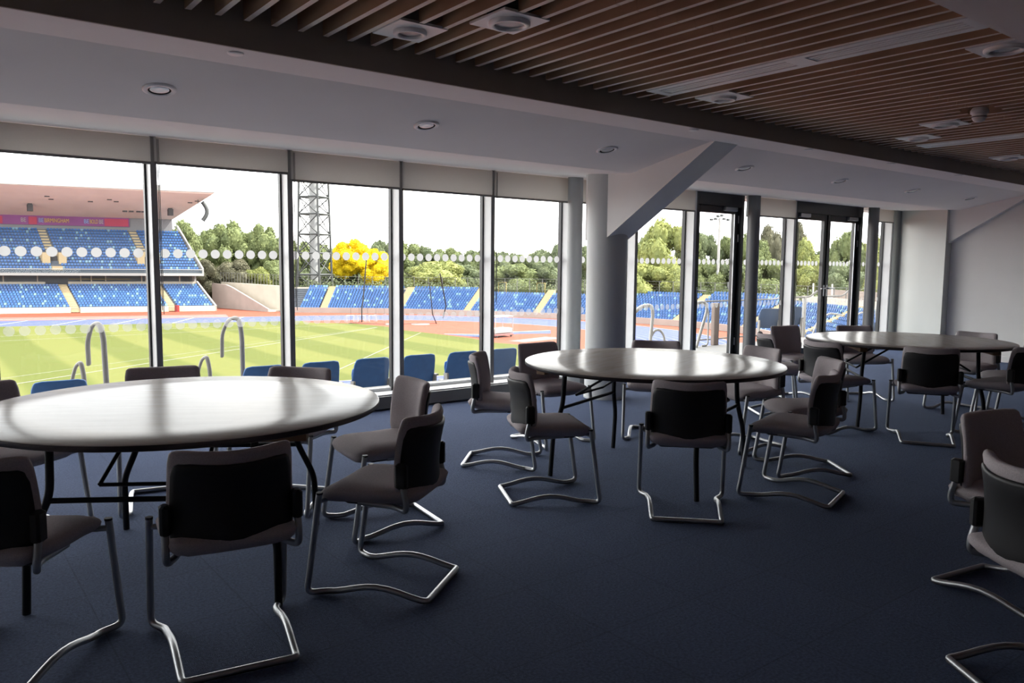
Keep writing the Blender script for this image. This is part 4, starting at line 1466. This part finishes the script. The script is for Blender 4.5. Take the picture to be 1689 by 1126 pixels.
# ================================================================== TREES
rt_ = random.Random(11)
def crown_mesh(name, kind, seed, nblob=26, nleaf=4300, lobes=None):
    r = random.Random(seed)
    blobs = []
    for i in range(nblob):
        while True:
            p = Vector((r.uniform(-1, 1), r.uniform(-1, 1), r.uniform(-1, 1)))
            if .35 < p.length < 1:
                break
        rad = r.uniform(.24, .40)
        p = p * (1 - rad) / max(p.length, .001) * r.uniform(.82, 1.05) if p.length else p
        blobs.append((p, rad))
    mb = MB()
    # leaves: small bent quads lying on the clumps
    vs, fs = [], []
    cnt = 0
    while cnt < nleaf:
        c, rad = blobs[r.randrange(nblob)]
        n = Vector((r.gauss(0, 1), r.gauss(0, 1), r.gauss(0, 1) + .25)).normalized()
        p = c + n * rad * r.uniform(.86, 1.06)
        if any((p - c2).length < r2 * .80 for c2, r2 in blobs if c2 is not c):
            continue
        nn_ = (n + Vector((r.gauss(0, .55), r.gauss(0, .55), r.gauss(0, .55)))).normalized()
        t1 = nn_.orthogonal().normalized()
        t1 = (Matrix.Rotation(r.uniform(0, 6.28), 3, nn_) @ t1)
        t2 = nn_.cross(t1)
        sz = r.uniform(.030, .058)
        k = len(vs)
        vs += [p - t1 * sz, p + t2 * sz * .6, p + t1 * sz, p - t2 * sz * .6]
        fs.append((k, k + 1, k + 2, k + 3))
        cnt += 1
    # dense inner mass of each clump
    for c, rad in blobs:
        bmx = bmesh.new()
        bmesh.ops.create_icosphere(bmx, subdivisions=2, radius=rad * .90)
        k = len(vs)
        for v in bmx.verts:
            vs.append(v.co * r.uniform(.9, 1.05) + c)
        for f in bmx.faces:
            fs.append([k + v.index for v in f.verts])
        bmx.free()
    me = bpy.data.meshes.new(name)
    me.from_pydata([tuple(v) for v in vs], [], fs)
    me.materials.append(LEAF[kind])
    return me
CROWN = {}
for kd in (0, 1, 2, 3):
    CROWN[kd] = [crown_mesh('crown', kd, 100 + kd * 10 + i) for i in range(2)]
trunk_me = MB().tube([(0, 0, 0), (.05, .02, .5), (0, 0, 1)], [.05, .035, .02], 7).mesh('trunk', M['bark'])
TREES = [(88.0, 183.0, 0.5, 8.5, 1), (78.0, 181.0, 0.5, 6.0, 1), (52.2, 198.2, 11.4, 4.7, 0), (60.9, 206.2, 10.6, 4.6, 0), (64.0, 200.0, 11.7, 5.7, 0), (70.2, 203.2, 10.2, 4.8, 0), (70.8, 195.6, 11.1, 4.6, 0), (72.5, 190.7, 8.4, 4.3, 0), (52.4, 182.6, 1.9, 3.8, 2), (59.2, 181.6, 2.5, 4.6, 2), (63.0, 178.2, 0.4, 3.3, 3), (68.0, 179.6, 2.4, 4.1, 0), (80.8, 199.3, 7.5, 4.9, 0), (85.9, 198.2, 7.3, 5.5, 0), (89.0, 194.6, 5.5, 4.7, 1), (104.1, 193.8, 8.2, 5.3, 1), (111.5, 195.4, 7.7, 6.0, 0), (116.5, 192.5, 6.9, 5.5, 1), (123.2, 191.8, 6.2, 5.6, 0), (128.1, 188.6, 5.9, 5.6, 1), (131.0, 182.9, 6.1, 4.8, 0), (135.8, 179.4, 5.5, 5.5, 1), (142.5, 178.0, 4.9, 5.6, 0), (142.5, 170.2, 6.2, 5.5, 1), (140.2, 163.0, 7.5, 4.1, 1), (100.9, 161.0, 2.2, 8.1, 3), (111.8, 165.8, 1.7, 5.8, 1), (122.3, 158.2, 2.1, 6.5, 0), (127.5, 154.1, 2.8, 4.6, 1), (104.0, 175.5, 1.3, 4.7, 0), (124.8, 136.6, 6.4, 4.5, 1), (122.6, 114.9, 8.3, 4.5, 0), (120.0, 105.8, 11.0, 5.7, 3), (129.0, 107.6, 8.3, 3.7, 0), (111.6, 103.2, 2.2, 4.8, 3), (116.1, 99.6, 1.5, 3.6, 3), (132.7, 106.2, 8.8, 3.9, 1), (135.5, 102.7, 8.5, 3.6, 0), (118.5, 95.2, 2.7, 4.0, 0), (121.5, 91.3, 3.2, 3.3, 1), (134.1, 96.2, 8.8, 3.7, 0), (141.9, 97.1, 10.7, 3.1, 2), (147.1, 94.8, 10.8, 2.7, 2), (125.0, 86.5, 3.7, 4.5, 0), (139.9, 87.4, 7.2, 3.2, 3), (149.6, 90.8, 5.4, 2.6, 1), (146.8, 85.7, 5.8, 2.8, 1), (130.7, 73.6, 8.7, 3.1, 0), (132.6, 70.1, 7.0, 3.0, 3), (134.4, 66.6, 6.0, 2.8, 0), (126.1, 71.6, 2.6, 4.0, 1), (122.0, 64.4, 1.4, 1.8, 3), (125.5, 78.4, 1.9, 3.5, 3)]
KIND_LB = {0: ('', 'green trees'), 1: ('deep green broadleaf tree', 'dark trees'), 2: ('dull olive-brown tree', 'brownish trees'), 3: ('bright yellow-green broadleaf tree', 'bright trees')}
ORD = ['leftmost', 'second from the left', 'third from the left', 'fourth from the left', 'fifth from the left', 'sixth from the left', 'seventh from the left', 'eighth from the left', 'ninth from the left', 'tenth from the left', 'eleventh from the left', 'twelfth from the left']
WHERE = ['in the wood above the ramp wall', 'beyond the end stand left of the column', 'beyond the end stand right of the column']
def wkey_of(x, y):
    az = atan2(y, x)
    return 0 if az > 1.18 else (1 if az > .80 else 2)
rank = {}
for i in sorted(range(len(TREES)), key=lambda i: -atan2(TREES[i][1], TREES[i][0])):
    key = (TREES[i][4], wkey_of(*TREES[i][:2]))
    rank[i] = sum(1 for j in rank if (TREES[j][4], wkey_of(*TREES[j][:2])) == key)
for i, (x, y, zt, rad, kd) in enumerate(TREES):
    wk = wkey_of(x, y)
    t = thing('broadleaf_tree', '%s of the %s %s' % (ORD[rank[i]], KIND_LB[kd][1], WHERE[wk]), 'tree', (x, y, -8.0), 0, '%s %s' % (KIND_LB[kd][1], ['above the ramp wall', 'left of the column', 'right of the column'][wk]))
    H = zt + 8.0
    crown_h = H * .94
    c = link('crown', CROWN[kd][i % 2], t, (0, 0, H - crown_h / 2), rt_.uniform(0, 6.28))
    c.scale = (rad * 1.15, rad * 1.15, crown_h / 2 * 1.03)
    tk = link('trunk', trunk_me, t, (0, 0, 0))
    tk.scale = (rad, rad, H * .5)
yt = thing('yellow_tree', 'bright yellow flowering tree beyond the end stand, right of the lattice tower', 'tree', (85.0, 172.2, -8.0))
ym = [crown_mesh('crown', 9, 55), crown_mesh('crown', 9, 56)]
for i, (dx, dy, z, rx, rz) in enumerate(((-.4, .3, 11.0, 5.6, 4.6), (3.6, -3.0, 8.4, 4.6, 4.6), (-2.6, 2.1, 9.6, 4.0, 4.2))):
    c = link('crown', ym[i % 2], yt, (dx, dy, z), i * 2.0)
    c.scale = (rx, rx, rz)
tk = link('trunk', trunk_me, yt, (0, 0, 0))
tk.scale = (7, 7, 9)
# low scrub along the bank behind the fence
sc_mb = MB()
rs = random.Random(5)
vs, fs = [], []
for i in range(9000):
    s_ = rs.uniform(0, ELEN)
    d = rs.uniform(12.3, 18)
    p = EPV(s_, d, 0)
    p.z = ZG + 4.0 + abs(rs.gauss(0, .8)) + (d - 12) * .16
    sz = rs.uniform(.12, .3)
    nn_ = Vector((rs.gauss(0, 1), rs.gauss(0, 1), rs.gauss(0, 1) + .5)).normalized()
    t1 = nn_.orthogonal().normalized() * sz
    t2 = nn_.cross(t1) * .7
    k = len(vs)
    vs += [p - t1, p + t2, p + t1, p - t2]
    fs.append((k, k + 1, k + 2, k + 3))
sc_mb.add(vs, fs)
me = bpy.data.meshes.new('scrub')
me.from_pydata(sc_mb.v, [], sc_mb.f)
me.materials.append(LEAF[1])
tag(stuff(link('scrub', me)), 'low green scrub growing behind the wire fence of the end stand', 'scrub')
